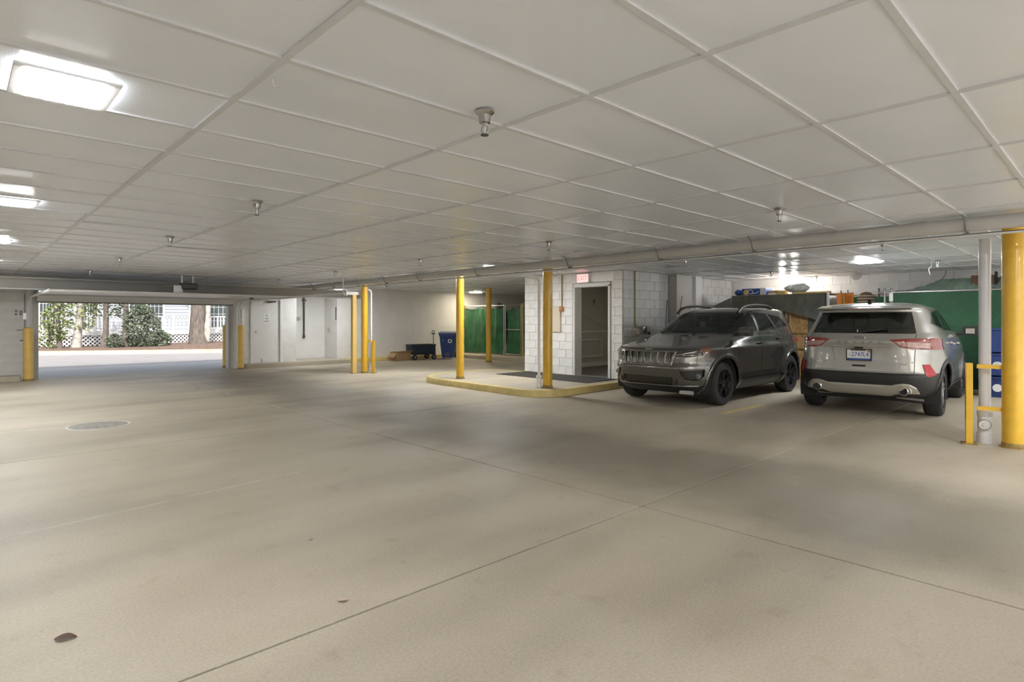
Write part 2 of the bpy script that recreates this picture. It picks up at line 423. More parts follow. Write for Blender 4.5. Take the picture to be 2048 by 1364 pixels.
# ---- ceiling: 2 x 4 ft lay-in panels on an exposed grid
GX, GY, TX, TY = .98, 1.785, 1.2192, .6096
ceiling = solo('ceiling', MB().box(-3.2, 18.6, -4.7, 19.3, ZC+.10, ZC+.40), 'plenum', 'white suspended ceiling of panels in a metal grid', 'ceiling', kind='structure', base=(0,0,ZC))
tiles = []
for i in range(-4, 15):
    for j in range(-15, 29):
        x0 = GX + i*TX; y0 = GY + j*TY; cx, cy = x0+TX/2, y0+TY/2
        if x0 < -3.95 or cx > 18.3 or (cx > 15.55 and cy < 7.3) or y0+TY > 18.95 or y0 < -4.95: continue
        if 10.7 < cx < 14.6 and 7.6 < cy < 10.3: continue
        if cy > 17.8 and cx < 7.4: continue
        q = to_px((cx, cy, ZC)); vis = False; size = 0
        if q:
            vis = any((lambda e: e and -20 < e[0] < 2068 and -20 < e[1] < 1384)(to_px((cx+a*TX/2, cy+b*TY/2, ZC))) for a in (-1,0,1) for b in (-1,0,1))
            size = 1/q[2]**3
        tiles.append((0 if vis else 1, -size, cx, cy))
tiles.sort()
tm = None
rest = MB()
for k, (nv, sz, cx, cy) in enumerate(tiles):
    dz = random.uniform(0, .0035); tilt = random.gauss(0, .0016)
    if random.random() < .05 and 3 < cy < 16: dz += .006; tilt += random.choice((-1, 1))*.011
    if k < 300:
        if tm is None: tm = MB().box(-TX/2+.006, TX/2-.006, -TY/2+.006, TY/2-.006, .004, .02).mesh('tile')
        o = link('tile', tm, 'tile', ceiling, (cx, cy, dz), (tilt, random.gauss(0, .0008), 0))
    else:
        rest.box(cx-TX/2+.006, cx+TX/2-.006, cy-TY/2+.006, cy+TY/2-.006, ZC+.004+dz, ZC+.02+dz)
o = part('tile', rest, 'tile', ceiling); o['kind'] = 'stuff'
for i in range(-3, 15):
    x = GX + i*TX
    if x > 18.3: continue
    y0 = -4.5 if x < 15.5 else 7.7
    y1 = 17.8 if x < 7.6 else 18.9
    part('main_runner', MB().box(x-.016, x+.016, y0, y1, ZC-.004, ZC+.012), 'grid', ceiling)
for j in range(-10, 29):
    y = GY + j*TY
    if y > 18.8: continue
    x1 = 15.5 if y < 7.7 else 18.2
    part('cross_tee', MB().box(-3.0 if y < 17.8 else 7.7, x1, y-.014, y+.014, ZC-.003, ZC+.010), 'grid', ceiling)

# ---- block-work helper: every block is a piece of its own, proud of the mortar
BLK = {}
def blocks(parent, plane, c, a0, a1, z0, z1, mat, out, holes=(), course=.196, L=.398):
    """plane 'x': wall at X=c spanning Y; plane 'y': wall at Y=c spanning X. out = +1/-1 side the blocks face"""
    org = ORG[parent]; nrow = max(1, round((z1-z0)/course)); ch = (z1-z0)/nrow
    for r in range(nrow):
        zz0, zz1 = z0+r*ch, z0+(r+1)*ch
        t = a0 - (L/2 if r % 2 else 0)
        while t < a1-.02:
            lo, hi = max(t, a0), min(t+L, a1); t += L
            segs = [(lo, hi)]
            for (h0, h1, hz0, hz1) in holes:
                if zz1 <= hz0+.03 or zz0 >= hz1-.03: continue
                ns = []
                for (s0, s1) in segs:
                    if s1 <= h0 or s0 >= h1: ns.append((s0, s1)); continue
                    if s0 < h0: ns.append((s0, h0))
                    if s1 > h1: ns.append((h1, s1))
                segs = ns
            for (s0, s1) in segs:
                w = s1-s0
                if w < .04: continue
                key = (plane, round(w, 3), round(ch, 4), mat)
                if key not in BLK:
                    g = .0045; d = .012
                    b = MB().box(-d, d, -w/2+g, w/2-g, -ch/2+g, ch/2-g) if plane == 'x' else MB().box(-w/2+g, w/2-g, -d, d, -ch/2+g, ch/2-g)
                    BLK[key] = b.mesh('block', bev=.003)
                e = out*random.uniform(0, .004); mid = (s0+s1)/2; zc = (zz0+zz1)/2
                p = Vector((c+e, mid, zc)) if plane == 'x' else Vector((mid, c+e, zc))
                link('block', BLK[key], mat, parent, p-org)

# ---- garage-door wall (front), alcove with the steel door, and the long wall behind the bins
YW = 17.80
w = MB()
w.box(-3.0, 1.34, YW, YW+.22, 0, ZC+.1).box(5.75, 6.28, YW, YW+.22, 0, ZC+.1).box(7.22, 7.66, YW-.02, YW+.22, 0, ZC+.1)
w.box(1.34, 5.75, YW, YW+.22, 2.10, ZC+.1).box(6.28, 7.22, YW, YW+.22, 2.06, ZC+.1)
w.box(-3.2, 7.66, YW, YW+.3, ZC+.1, 3.25)
wall_front = solo('wall_front', w, 'block_l', 'painted block wall around the garage door opening', 'wall', kind='structure', base=(0, YW, 0))
blocks(wall_front, 'y', YW, -.6, 1.30, .02, ZC, 'block_l', -1)
blocks(wall_front, 'y', YW, 5.80, 6.24, .12, ZC, 'block_l', -1)
w = MB().box(7.44, 9.12, 18.90, 19.1, 0, ZC+.1).box(7.44, 7.66, YW+.2, 18.9, 0, ZC+.1)
w.box(9.12, 9.32, 18.0, 19.1, 0, ZC+.1)
wall_alcove = solo('wall_alcove', w, 'wallpaint', 'pale grey alcove wall beside the steel door', 'wall', kind='structure', base=(8.3, 18.9, 0))
wall_far = solo('wall_far', MB().box(9.32, 18.4, 18.0, 18.2, 0, ZC+.1), 'wallpaint', 'plain pale wall behind the wagon and recycling cart', 'wall', kind='structure', base=(13, 18, 0))
part('panel_joint_strip', MB().box(12.1, 12.16, 17.994, 18.0, .13, ZC), 'wallpaint', wall_far)
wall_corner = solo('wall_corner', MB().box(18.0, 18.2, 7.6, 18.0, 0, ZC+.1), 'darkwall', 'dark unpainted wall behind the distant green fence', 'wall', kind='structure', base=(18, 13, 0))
wall_left = solo('wall_left', MB().box(-3.2, -3.0, -4.6, 18.0, 0, ZC+.1), 'wallpaint', 'painted wall along the left side of the garage', 'wall', kind='structure', base=(-3.1, 5, 0))
wall_rear = solo('wall_rear', MB().box(-3.2, -2.6, -4.7, -4.5, 0, ZC+.1).box(15.0, 15.7, -4.7, -4.5, 0, ZC+.1).box(-2.6, 15.0, -4.7, -4.5, 2.40, ZC+.1), 'wallpaint', 'painted wall behind the camera with an added opening that lets daylight in', 'wall', kind='structure', base=(6, -4.6, 0))  # opening added to bring daylight onto the near ceiling
wall_back = solo('wall_back', MB().box(15.5, 15.7, -4.6, 7.65, 0, ZC+.1), 'backwall', 'white painted wall above the storage cages', 'wall', kind='structure', base=(15.6, 1, 0))
# faint panel joints of the back wall and the damp patch at its top
for yy in (5.35, 2.0):
    part('expansion_joint', MB().box(15.49, 15.5, yy-.008, yy+.008, 1.6, ZC), 'mortar', wall_back)
blocks(wall_back, 'x', 15.5, .8, 7.5, 1.66, ZC, 'backwall', -1, course=.2)

part('damp_stain', MB().prism([(4.33, ZC), (4.36, 2.40), (4.42, 2.345), (4.50, 2.34), (4.56, 2.39), (4.59, ZC)], 15.478, 15.486, 'x'), 'stain', wall_back)

# ---- stairwell block house
XS = 10.30
w = MB()
w.box(XS, XS+.2, 7.43, 7.78, .0, ZC+.1).box(XS, XS+.2, 8.76, 10.38, 0, ZC+.1).box(XS, XS+.2, 7.78, 8.76, 2.19, ZC+.1)
wall_st = solo('wall_stairwell', w, 'mortar', 'white painted block wall around the stair doorway', 'wall', kind='structure', base=(XS, 8.9, 0))
blocks(wall_st, 'x', XS, 7.43, 10.38, .12, ZC, 'block', -1, holes=[(7.72, 8.82, 0, 2.25)])
w = MB().box(XS+.2, 13.3, 7.43, 7.6, 0, ZC+.1).box(13.3, 15.6, 7.55, 7.7, 0, ZC+.1)
wall_ss = solo('wall_stairwell_side', w, 'mortar', 'grey-white block side wall of the stairwell behind the dark car', 'wall', kind='structure', base=(13, 7.5, 0))
blocks(wall_ss, 'y', 7.43, XS+.015, 12.06, .02, ZC, 'block_cool', -1)
blocks(wall_ss, 'y', 7.55, 13.35, 15.48, .02, ZC, 'block_cool', -1)
wall_si = solo('wall_stairwell_inner', MB().box(XS+.2, 14.0, 10.35, 10.5, 0, ZC+.1).box(13.9, 14.1, 7.6, 10.35, 0, ZC+.1).box(XS+.2, 13.9, 7.6, 10.35, ZC, ZC+.1),
              'stairwall', 'olive grey inner wall of the stairwell seen through the doorway', 'wall', kind='structure', base=(12.2, 10.4, 0))
stf = solo('stairwell_floor', MB().box(XS+.2, 13.9, 7.6, 10.35, 0, .10), 'stairfloor', 'dark floor inside the stairwell doorway', 'floor', kind='structure')
# wainscot, skirting and letter on the inner wall
for (x0, x1, z0, z1) in [(12.25, 13.7, 1.05, 1.09), (12.35, 13.35, .82, .86), (12.35, 13.35, .36, .40), (12.35, 12.39, .36, .86), (13.31, 13.35, .36, .86)]:
    part('wainscot_moulding', MB().box(x0, x1, 10.33, 10.35, z0, z1), 'door', wall_si, bev=.004)
part('skirting', MB().box(XS+.2, 13.9, 10.33, 10.35, .10, .22), 'door', wall_si, bev=.004)
r = Matrix.Rotation(math.atan2(-.75, 1.5), 3, Vector((0, -1, 0))).inverted()
part('stair_string', MB().prism([(12.15, 1.72), (13.75, 1.12), (13.75, 1.06), (12.15, 1.66)], 10.335, 10.35, 'y'), 'stairwall', wall_si)
put_text('parking_letter', 'P', .22, 'ink', wall_si, (13.0, 10.34, 1.88), (1,0,0), (0,0,1), .004)
# door frame
d3 = thing('door_3', 'pale metal frame of the open stair doorway', 'door', (XS, 8.27, .1), kind='structure')
part('door_frame', MB().box(XS-.03, XS+.22, 7.74, 7.80, .1, 2.17).box(XS-.03, XS+.22, 8.74, 8.80, .1, 2.17).box(XS-.03, XS+.22, 7.74, 8.80, 2.13, 2.22), 'door', d3, bev=.006)
part('door_leaf', MB().box(XS+.23, XS+.275, 8.80, 9.66, .12, 2.12), 'door', d3, bev=.003)
part('door_handle', MB().tube([(XS+.275, 9.58, 1.02), (XS+.33, 9.58, 1.02), (XS+.33, 9.48, 1.02)], .011, 8), 'steel', d3, smooth=40)
part('lintel', MB().box(XS-.022, XS+.02, 7.66, 8.86, 2.235, 2.40), 'white', d3, bev=.005)
part('threshold', MB().box(XS-.05, XS+.2, 7.8, 8.74, .1, .128), 'steel', d3)
# concrete pilasters on the side wall
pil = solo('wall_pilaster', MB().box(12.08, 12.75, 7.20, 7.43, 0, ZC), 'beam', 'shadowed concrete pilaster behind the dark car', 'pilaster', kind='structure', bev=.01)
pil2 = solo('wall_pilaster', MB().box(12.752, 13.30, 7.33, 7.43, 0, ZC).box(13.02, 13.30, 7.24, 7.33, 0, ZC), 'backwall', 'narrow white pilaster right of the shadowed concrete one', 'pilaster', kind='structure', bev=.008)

# ---- kerbs and raised islands
def rounded(poly, rads, n=8):
    out = []; m = len(poly)
    for i, p in enumerate(poly):
        r = rads[i]
        if r <= 0: out.append(p); continue
        p = Vector(p); a = (Vector(poly[i-1])-p).normalized(); b = (Vector(poly[(i+1) % m])-p).normalized()
        for k in range(n+1):
            t = k/n; s, e = p+a*r, p+b*r
            out.append(tuple(s*(1-t)**2 + p*2*t*(1-t) + e*t*t))
    return out
def kerb(name, poly, z1, topmat, facemat, label, inset=.16):
    """raised slab with a painted kerb band round it"""
    t = thing(name, label, 'kerb', (sum(p[0] for p in poly)/len(poly), sum(p[1] for p in poly)/len(poly), 0), kind='structure')
    n = len(poly); c = Vector((sum(p[0] for p in poly)/n, sum(p[1] for p in poly)/n))
    inner = []
    for i in range(n):
        a = Vector(poly[i-1]); p = Vector(poly[i]); b = Vector(poly[(i+1) % n])
        tg = (b-a).normalized(); nn = Vector((-tg.y, tg.x))
        if (c-p).dot(nn) < 0: nn = -nn
        inner.append(p+nn*inset)
    mb = MB(); bo = [(p[0], p[1], 0) for p in poly]; s = .02
    top_o = [tuple(Vector((p[0], p[1]))*(1-.0) + (Vector(q)-Vector(p)).normalized()*s) + (z1,) for p, q in zip(poly, inner)]
    mid_o = [(p[0]+(q[0]-p[0])*.03, p[1]+(q[1]-p[1])*.03, z1-.02) for p, q in zip(poly, inner)]
    top_i = [(q[0], q[1], z1) for q in inner]; low_i = [(q[0], q[1], 0) for q in inner]
    vs = bo+mid_o+top_o+top_i+low_i
    fs = [(k*n+i, k*n+(i+1) % n, (k+1)*n+(i+1) % n, (k+1)*n+i) for k in range(4) for i in range(n)]
    mb.add(vs, fs); part('kerb_edge', mb, facemat, t, smooth=50)
    part('slab', MB().add([(q[0], q[1], z1-.004) for q in inner] + [(q[0], q[1], 0) for q in inner],
         [tuple(range(n))] + [(i, (i+1) % n, n+(i+1) % n, n+i) for i in range(n)]), topmat, t)
    return t
isl = rounded([(7.42, 7.08), (10.29, 7.20), (10.29, 11.55), (7.55, 11.45)], [.75, 0, .5, 1.3])
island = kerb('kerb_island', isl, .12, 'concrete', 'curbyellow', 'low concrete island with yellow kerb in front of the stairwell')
walk = rounded([(5.97, 17.42), (9.3, 17.42), (9.3, 18.0), (9.1, 18.0), (9.1, 18.88), (7.68, 18.88), (7.68, 17.78), (5.97, 17.78)], [.12, 0, 0, 0, 0, 0, 0, 0])
sw = thing('kerb_walkway', 'raised concrete walkway in front of the steel door', 'kerb', (7.5, 17.6, 0), kind='structure')
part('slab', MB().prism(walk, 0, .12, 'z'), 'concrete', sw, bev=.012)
sk = thing('kerb_strip', 'low yellow-brown kerb along the wall behind the wagon', 'kerb', (11.4, 17.8, 0), kind='structure')
part('slab', MB().box(9.31, 13.6, 17.62, 17.99, 0, .12), 'curbyellow', sk, bev=.012)
pad = thing('kerb_pad', 'raised concrete pad under the distant green fence', 'kerb', (16, 14, 0), kind='structure')
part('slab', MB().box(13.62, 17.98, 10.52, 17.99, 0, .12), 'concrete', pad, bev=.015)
lk = thing('kerb_left', 'short raised concrete kerb left of the garage opening', 'kerb', (-.5, 17.5, 0), kind='structure')
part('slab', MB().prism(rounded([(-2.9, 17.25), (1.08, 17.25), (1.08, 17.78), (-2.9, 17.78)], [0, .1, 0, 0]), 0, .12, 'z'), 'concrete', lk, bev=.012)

# ---- header beam, tracks, open sectional door
hb = solo('trim_1', MB().box(-2.98, 9.10, 16.42, 16.46, 2.07, 2.27).box(-2.98, 9.10, 16.30, 16.56, 2.27, 2.285), 'beam', 'grey painted steel beam across the garage door end', 'beam', kind='structure', base=(3, 16.4, 2.05))
part('bounce_lit_flange', MB().box(-2.98, 9.10, 16.30, 16.56, 2.05, 2.07), 'white', hb)  # white stands in for daylight bounced onto the underside
gd = thing('door_1', 'open sectional garage door stowed under the ceiling', 'door', (3.55, 17.0, 1.9), kind='structure')
for k in range(4):
    y1 = 17.34 - k*.53; part('door_section', MB().box(1.36, 5.73, y1-.52, y1, 1.985, 2.025), 'whitesteel', gd, bev=.004)
part('bottom_section', MB().prism([(17.36, 1.97), (17.40, 2.0), (17.60, 1.85), (17.57, 1.82)], 1.37, 5.72, 'x'), 'whitesteel', gd)
part('bottom_seal', MB().box(1.37, 5.72, 17.56, 17.60, 1.80, 1.835), 'darkmetal', gd)
for xx in (1.25, 5.84):
    tr = [(xx, 17.66, .12)] + [(xx, 17.66, 1.65)] + [(xx, 17.66-.28*(1-math.cos(a)), 1.65+.28*math.sin(a)) for a in (.4, .8, 1.2, 1.57)] + [(xx, 11.2 if xx > 3 else 13.6, 1.94)]
    part('track', MB().tube(tr, .026, 4), 'whitesteel', gd)
    if xx > 3: part('track_hanger', MB().box(xx-.012, xx+.012, 11.25, 11.26, 1.94, ZC), 'whitesteel', gd)
    part('jamb_post', MB().box(xx-.05, xx+.05, 17.70, 17.80, 0, 2.1), 'whitesteel', gd)
for (xa, xb) in ((1.34, 1.42), (5.67, 5.75)):
    part('opening_jamb', MB().box(xa, xb, 17.80, 18.03, 0, 2.1), 'beam', gd)
part('brace', MB().tube([(1.30, 17.5, 1.93), (1.62, 17.5, 2.05)], .014, 6), 'whitesteel', gd)
part('brace', MB().tube([(5.80, 17.5, 1.93), (5.52, 17.5, 2.05)], .014, 6), 'whitesteel', gd)
part('torsion_shaft', MB().tube([(1.1, 17.55, 2.12), (6.0, 17.55, 2.12)], .016, 8).tube([(3.2, 17.55, 2.12), (3.9, 17.55, 2.12)], .035, 10), 'darkmetal', gd, smooth=40)

# ---- steel personnel door
d2 = thing('door_2', 'pale steel door with a white notice, in the alcove', 'door', (6.75, 17.8, .12), kind='structure')
part('door_leaf', MB().box(6.36, 7.14, 17.81, 17.855, .13, 1.98), 'door', d2, bev=.003)
part('door_frame', MB().box(6.27, 6.355, 17.76, 17.87, .12, 2.06).box(7.145, 7.23, 17.755, 17.87, .12, 2.06).box(6.27, 7.23, 17.76, 17.87, 1.985, 2.07), 'door', d2, bev=.006)
part('knob', MB().lathe([(.012, 0), (.012, -.04), (.03, -.045), (.032, -.07), (.02, -.085)], (6.43, 17.81, 1.05), 'y', 12), 'steel', d2, smooth=40)
part('door_closer', MB().box(6.76, 7.02, 17.74, 17.80, 1.93, 1.975).tube([(6.8, 17.75, 1.93), (6.72, 17.66, 1.90), (6.86, 17.70, 1.92)], .009, 6), 'darkmetal', d2)
part('kick_stop', MB().box(6.60, 6.63, 17.79, 17.81, .13, .25), 'steel', d2)
ns = part('notice', MB().box(6.66, 6.86, 17.804, 17.81, 1.32, 1.58), 'paper', d2)
part('notice_print', MB().box(6.74, 6.78, 17.801, 17.804, 1.50, 1.55).box(6.70, 6.82, 17.801, 17.804, 1.44, 1.455).box(6.72, 6.80, 17.801, 17.804, 1.41, 1.425).box(6.69, 6.83, 17.801, 17.804, 1.345, 1.37), 'ink', ns)

# ================================================================== FIXTURES
# ---- recessed square lamps
def lamp_proto():
    t = thing('ceiling_light', '', 'light', (0,0,0), world=False)
    fr = MB(); a, b = .19, .225
    for (x0, x1, y0, y1) in [(-a, a, -b, -b+.03), (-a, a, b-.03, b), (-a, -a+.03, -b+.03, b-.03), (a-.03, a, -b+.03, b-.03)]: fr.box(x0, x1, y0, y1, -.012, 0)
    part('frame', fr, 'fixframe', t, bev=.003)
    ln = MB().add([(-a+.03,-b+.03,-.004),(a-.03,-b+.03,-.004),(a-.03,b-.03,-.004),(-a+.03,b-.03,-.004),(-a+.05,-b+.05,-.020),(a-.05,-b+.05,-.020),(a-.05,b-.05,-.020),(-a+.05,b-.05,-.020)],
        [(3,2,1,0),(4,5,6,7),(0,1,5,4),(1,2,6,5),(2,3,7,6),(3,0,4,7)])
    part('lens', ln, 'lens', t, bev=.006)
    return t
LAMPS = [
 (.36, 3.37, 'square ceiling light nearest the camera at upper left'),
 (.36, 6.90, 'second square ceiling light in the left row, cut by the picture edge'),
 (.36, 10.43, 'third square ceiling light in the left row, far towards the garage door'),
 (.36, 13.96, 'square ceiling light of the left row close to the garage door beam'),
 (.36, -.16, 'square ceiling light of the left row beside the camera'),
 (.36, -3.69, 'square ceiling light of the left row behind the camera'),
 (12.05, 3.28, 'small square ceiling light above the silver car'),
 (14.3, 17.05, 'square ceiling light by the wall above the recycling cart'),
 (12.05, -.16, 'square ceiling light right of the big yellow column'),
 (6.2, -.9, 'square ceiling light right of the camera, above the aisle'),
 (6.2, -3.7, 'square ceiling light behind the camera, above the aisle'),
 (8.28, 9.30, 'square ceiling light behind the overhead pipe in front of the stairwell'),
 (8.28, 12.6, 'added square fill light hidden behind the overhead pipe by the left end of the island'),  # unseen lamp added to brighten the island end and far wall
 (8.32, 16.55, 'added square fill light hidden behind the overhead pipe in front of the alcove'),  # unseen lamp added to brighten the alcove
 (12.05, -3.6, 'square ceiling light in the far right rear of the garage'),
]
LAMPS.append((12.2, 8.3, 'added square fill light out of view inside the stairwell'))  # unseen lamp added to brighten the view through the doorway
lp = lamp_proto()
LENS = {}
for lk_ in ('lens_dim', 'lens_fill', 'lens_warm'):
    LENS[lk_] = [q for q in lp.children if q.name.startswith('lens')][0].data.copy(); LENS[lk_].materials[0] = M[lk_]
LENS['lens'] = [q for q in lp.children if q.name.startswith('lens')][0].data
for k, (x, y, lab) in enumerate(LAMPS):
    o = lp if k == 0 else copy_tree(lp)
    lens_kind = 'lens_dim' if (x < 1 and y < 8) else 'lens_warm' if 'recycling' in lab else ('lens_fill' if 'stairwell' in lab and x > 12 else 'lens')
    if True:
        for ch in o.children:
            if ch.name.startswith('lens'): ch.data = LENS[lens_kind]
    o.location = (x, y, ZC-.005); tag(o, lab, 'light', 'square recessed ceiling lights')

# ---- twin flood lamp by the back wall
fl = thing('flood_light', 'twin bare flood lamps hanging by the white back wall', 'light', (14.75, 5.72, 2.3))
part('bracket', MB().tube([(14.75, 5.50, ZC), (14.75, 5.50, 2.40), (14.75, 5.95, 2.40)], .012, 8), 'white', fl, smooth=40)
for yy in (5.58, 5.86):
    bl = part('bulb', MB().ball((14.70, yy, 2.33), (.042, .042, .046)), emit_mat('flood_bulb', (1., .98, .95), 170), fl, smooth=60)
    part('socket', MB().lathe([(.03, 0), (.034, .05)], (14.72, yy, 2.37), 'z', 10), 'white', bl)

# ---- pendant sprinklers
def sprinkler_proto():
    t = thing('sprinkler', '', 'sprinkler', (0,0,0), world=False)
    part('escutcheon', MB().lathe([(.050, 0), (.050, -.004), (.043, -.012), (.032, -.020), (.029, -.058), (.022, -.062)], (0,0,0), 'z', 18), 'sprchrome', t, smooth=35)
    part('body', MB().lathe([(.016, -.058), (.017, -.075), (.012, -.08), (.008, -.112)], (0,0,0), 'z', 10), 'steel', t, smooth=35)
    part('frame_arm', MB().tube([(.015, 0, -.078), (.02, 0, -.095), (.006, 0, -.118)], .0035, 6).tube([(-.015, 0, -.078), (-.02, 0, -.095), (-.006, 0, -.118)], .0035, 6), 'steel', t)
    part('deflector', MB().lathe([(.021, -.118), (.021, -.122)], (0,0,0), 'z', 14), 'darkmetal', t)
    return t
SPR = [(1.97, 2.28, 'chrome pendant sprinkler nearest the camera, large at upper middle'),
 (1.97, 5.42, 'chrome sprinkler second in the row leading to the garage door'),
 (1.99, 8.46, 'dark-looking sprinkler third in the row leading to the garage door'),
 (2.03, 11.9, 'small sprinkler fourth in the row leading to the garage door'),
 (2.07, 15.2, 'tiny sprinkler last in the row before the garage door beam'),
 (5.72, 2.31, 'chrome sprinkler in front of the overhead pipe at right'),
 (5.84, 5.43, 'chrome sprinkler above the stair doorway, in front of the pipe'),
 (5.88, 8.52, 'small sprinkler above and left of the tall island column'),
 (6.0, 11.9, 'small sprinkler above the column with the guard frame'),
 (6.08, 15.2, 'tiny sprinkler above the steel personnel door'),
 (9.15, 2.31, 'chrome sprinkler behind the overhead pipe, above the silver car'),
 (9.30, 5.38, 'small sprinkler behind the pipe, above the dark car'),
 (12.72, 2.36, 'sprinkler close to the grey drain pipe, far right'),
 (12.92, 5.38, 'small sprinkler left of the light above the silver car'),
 (15.05, 5.2, 'tiny sprinkler against the white back wall'),
 (15.0, 2.0, 'tiny sprinkler against the back wall above the green tarpaulin'),
 (13.0, 14.95, 'tiny sprinkler beside the distant thin yellow column'),
 (9.35, 11.9, 'tiny sprinkler right of the middle island column'),
 (9.5, 15.6, 'tiny sprinkler near the wall above the wagon'),
 (9.35, 8.5, 'small sprinkler above the grey panel by the stair doorway')]
sp = sprinkler_proto()
for k, (x, y, lab) in enumerate(SPR):
    o = sp if k == 0 else copy_tree(sp)
    o.location = (x, y, ZC-.003); o.rotation_euler = (0, 0, random.uniform(0, 3)); tag(o, lab, 'sprinkler', 'pendant ceiling sprinklers')
hook = solo('ceiling_hook', MB().tube([(1.02, 2.62, ZC), (1.02, 2.62, ZC-.015), (1.03, 2.63, ZC-.03), (1.04, 2.635, ZC-.02)], .0035, 6), 'white', 'tiny white hook in a ceiling panel near the camera', 'hook')

# ---- overhead drain pipe on its hangers
XP = 7.52
pp = thing('overhead_pipe', 'long grey drain pipe slung under the ceiling across the garage', 'pipe', (XP, 8, 2.36))
part('pipe', MB().tube([(XP, -4.4, 2.365), (XP, 17.75, 2.355)], .072, 20), 'pipe', pp, smooth=40)
for yy in (1.55, 3.9, 5.3, 8.0, 10.2, 12.6, 14.9):
    part('coupling', MB().tube([(XP, yy-.07, 2.362), (XP, yy+.07, 2.362)], .079, 20), 'pipe', pp, smooth=40)
for yy in (-3.5, -1.2, 1.15, 3.35, 4.75, 6.5, 8.9, 10.9, 12.3, 13.6, 15.0, 16.2):
    rr = .085
    part('hanger', MB().tube([(XP-.16, yy+.02, ZC), (XP-.10, yy+.01, ZC-.03)] + [(XP-rr*math.cos(a), yy, 2.362-rr*math.sin(a)) for a in [0, .5, 1., 1.57, 2.1, 2.7, 3.14]] + [(XP+rr, yy, ZC)], .0055, 6), 'rail_wire', pp)
    part('hanger_clip', MB().box(XP-.03, XP+.03, yy-.02, yy+.02, 2.262, 2.278), 'rail_wire', pp)
cl = thing('cable_line', 'thin white conduit strapped below the overhead drain pipe', 'conduit', (XP+.05, 8, 2.27))
part('conduit', MB().box(XP+.03, XP+.075, -4.4, 17.7, 2.245, 2.268), 'whitesteel', cl)
part('edge_bead', MB().box(XP+.022, XP+.03, -4.4, 17.7, 2.262, 2.270), 'darkmetal', cl)

# ---- yellow columns
def column(x, y, r, z0, label, name='yellow_column'):
    t = thing(name, label, 'column', (x, y, z0))
    part('shaft', MB().lathe([(r, z0), (r, ZC)], (x, y, 0), 'z', 28), 'yellow', t, smooth=40)
    part('base_plate', MB().lathe([(r*1.25, z0), (r*1.25, z0+.010), (r*1.05, z0+.012), (r*1.03, z0+.05), (r*1.0, z0+.055)], (x, y, 0), 'z', 24), 'scuff', t, smooth=30)
    return t
column(8.34, .87, .10, 0, 'large glossy yellow column at the right edge')
column(8.09, 7.55, .09, .116, 'tall yellow column on the island in front of the stairwell')
column(7.96, 10.03, .085, .116, 'yellow column near the rounded left end of the island')
column(12.86, 14.68, .09, 0, 'distant yellow column in front of the green fence')
column(7.80, 13.86, .085, 0, 'yellow column with guard frame, between the garage opening and the island')
# extra square post and bracket beside that column
pb = thing('yellow_post', 'pale yellow square post with a bracket beside the guarded column', 'post', (7.56, 13.98, 0))
part('post', MB().box(7.50, 7.61, 13.93, 14.03, 0, 2.05), 'yellow_pale', pb, bev=.006)
part('bracket', MB().box(7.30, 7.76, 13.95, 14.0, 2.05, 2.13).box(7.30, 7.33, 13.9, 14.05, 2.02, 2.16), 'whitesteel', pb, bev=.004)
part('foot', MB().box(7.48, 7.63, 13.91, 14.05, 0, .012), 'scuff', pb)
# guard frames
def guard(px, py, cx, cy, h, zs, label, w=.062):
    t = thing('guard_rail', label, 'guard rail', (px, py, 0))
    d = Vector((cx-px, cy-py, 0)); ang = math.atan2(d.y, d.x); R = Matrix.Rotation(ang, 3, 'Z')
    part('post', MB().obox((px, py, h/2), (w, w*1.5, h), R), 'yellow', t, bev=.004)
    part('foot', MB().obox((px, py, .006), (w*2.2, w*2.4, .012), R), 'scuff', t)
    for z in zs:
        mid = Vector((px, py, z)) + Vector((d.x, d.y, 0))*.5
        part('rail', MB().obox(mid, (d.length-.14, .012, .045), R), 'yellow', t, bev=.002)
    return t
guard(8.24, 1.24, 8.34, .87, .905, (.87, .405), 'yellow guard frame beside the large right-hand column')
guard(7.95, 13.66, 7.80, 13.86, .86, (.84, .34), 'yellow guard frame at the foot of the column by the garage opening')
# drain stacks
def stack(x, y, r, z0, z1, label, fit=True, top=None, mat='pvc'):
    t = thing('drain_stack', label, 'pipe', (x, y, z0))
    pts = [(x, y, z0), (x, y, z1)] + (top or [])
    part('riser', MB().tube(pts, r, 18), mat, t, smooth=40)
    if fit:
        k = r/.056; r = r if k > .9 else r*1.6; k = max(k, .62)
        part('cleanout_tee', MB().lathe([(r*1.32, z0), (r*1.32, z0+.12*k), (r*1.22, z0+.125*k), (r*1.22, z0+.30*k), (r*1.32, z0+.305*k), (r*1.32, z0+.36*k), (r*1.05, z0+.365*k)], (x, y, 0), 'z', 20), mat, t, smooth=30)
        v = Vector((-x, -y, 0)).normalized(); c = Vector((x, y, z0+.215*k))
        cap = part('cleanout_cap', MB().tube([c+v*r*.9, c+v*r*1.75], r*.95, 18), mat, t, smooth=30)
        e1 = v.cross(Vector((0,0,1))); ring = [c+v*r*1.72+(e1*math.cos(q*PI/12)+Vector((0,0,1))*math.sin(q*PI/12))*r*.98 for q in range(25)]
        part('cap_ring', MB().tube(ring, r*.07, 6), 'rail_wire' if r > .05 else mat, cap, smooth=30)
        part('cap_plug', MB().tube([c+v*r*1.7, c+v*r*1.95], r*.45, 4), mat, cap)
    return t
stack(8.43, 1.125, .056, 0, 2.30, 'thick grey plastic drain pipe beside the large yellow column')
stack(7.99, 7.68, .026, .116, 2.12, 'thin white drain pipe beside the tall island column', top=[(7.97, 7.70, 2.16), (7.72, 7.9, 2.27), (7.56, 8.0, 2.33)], mat='white')
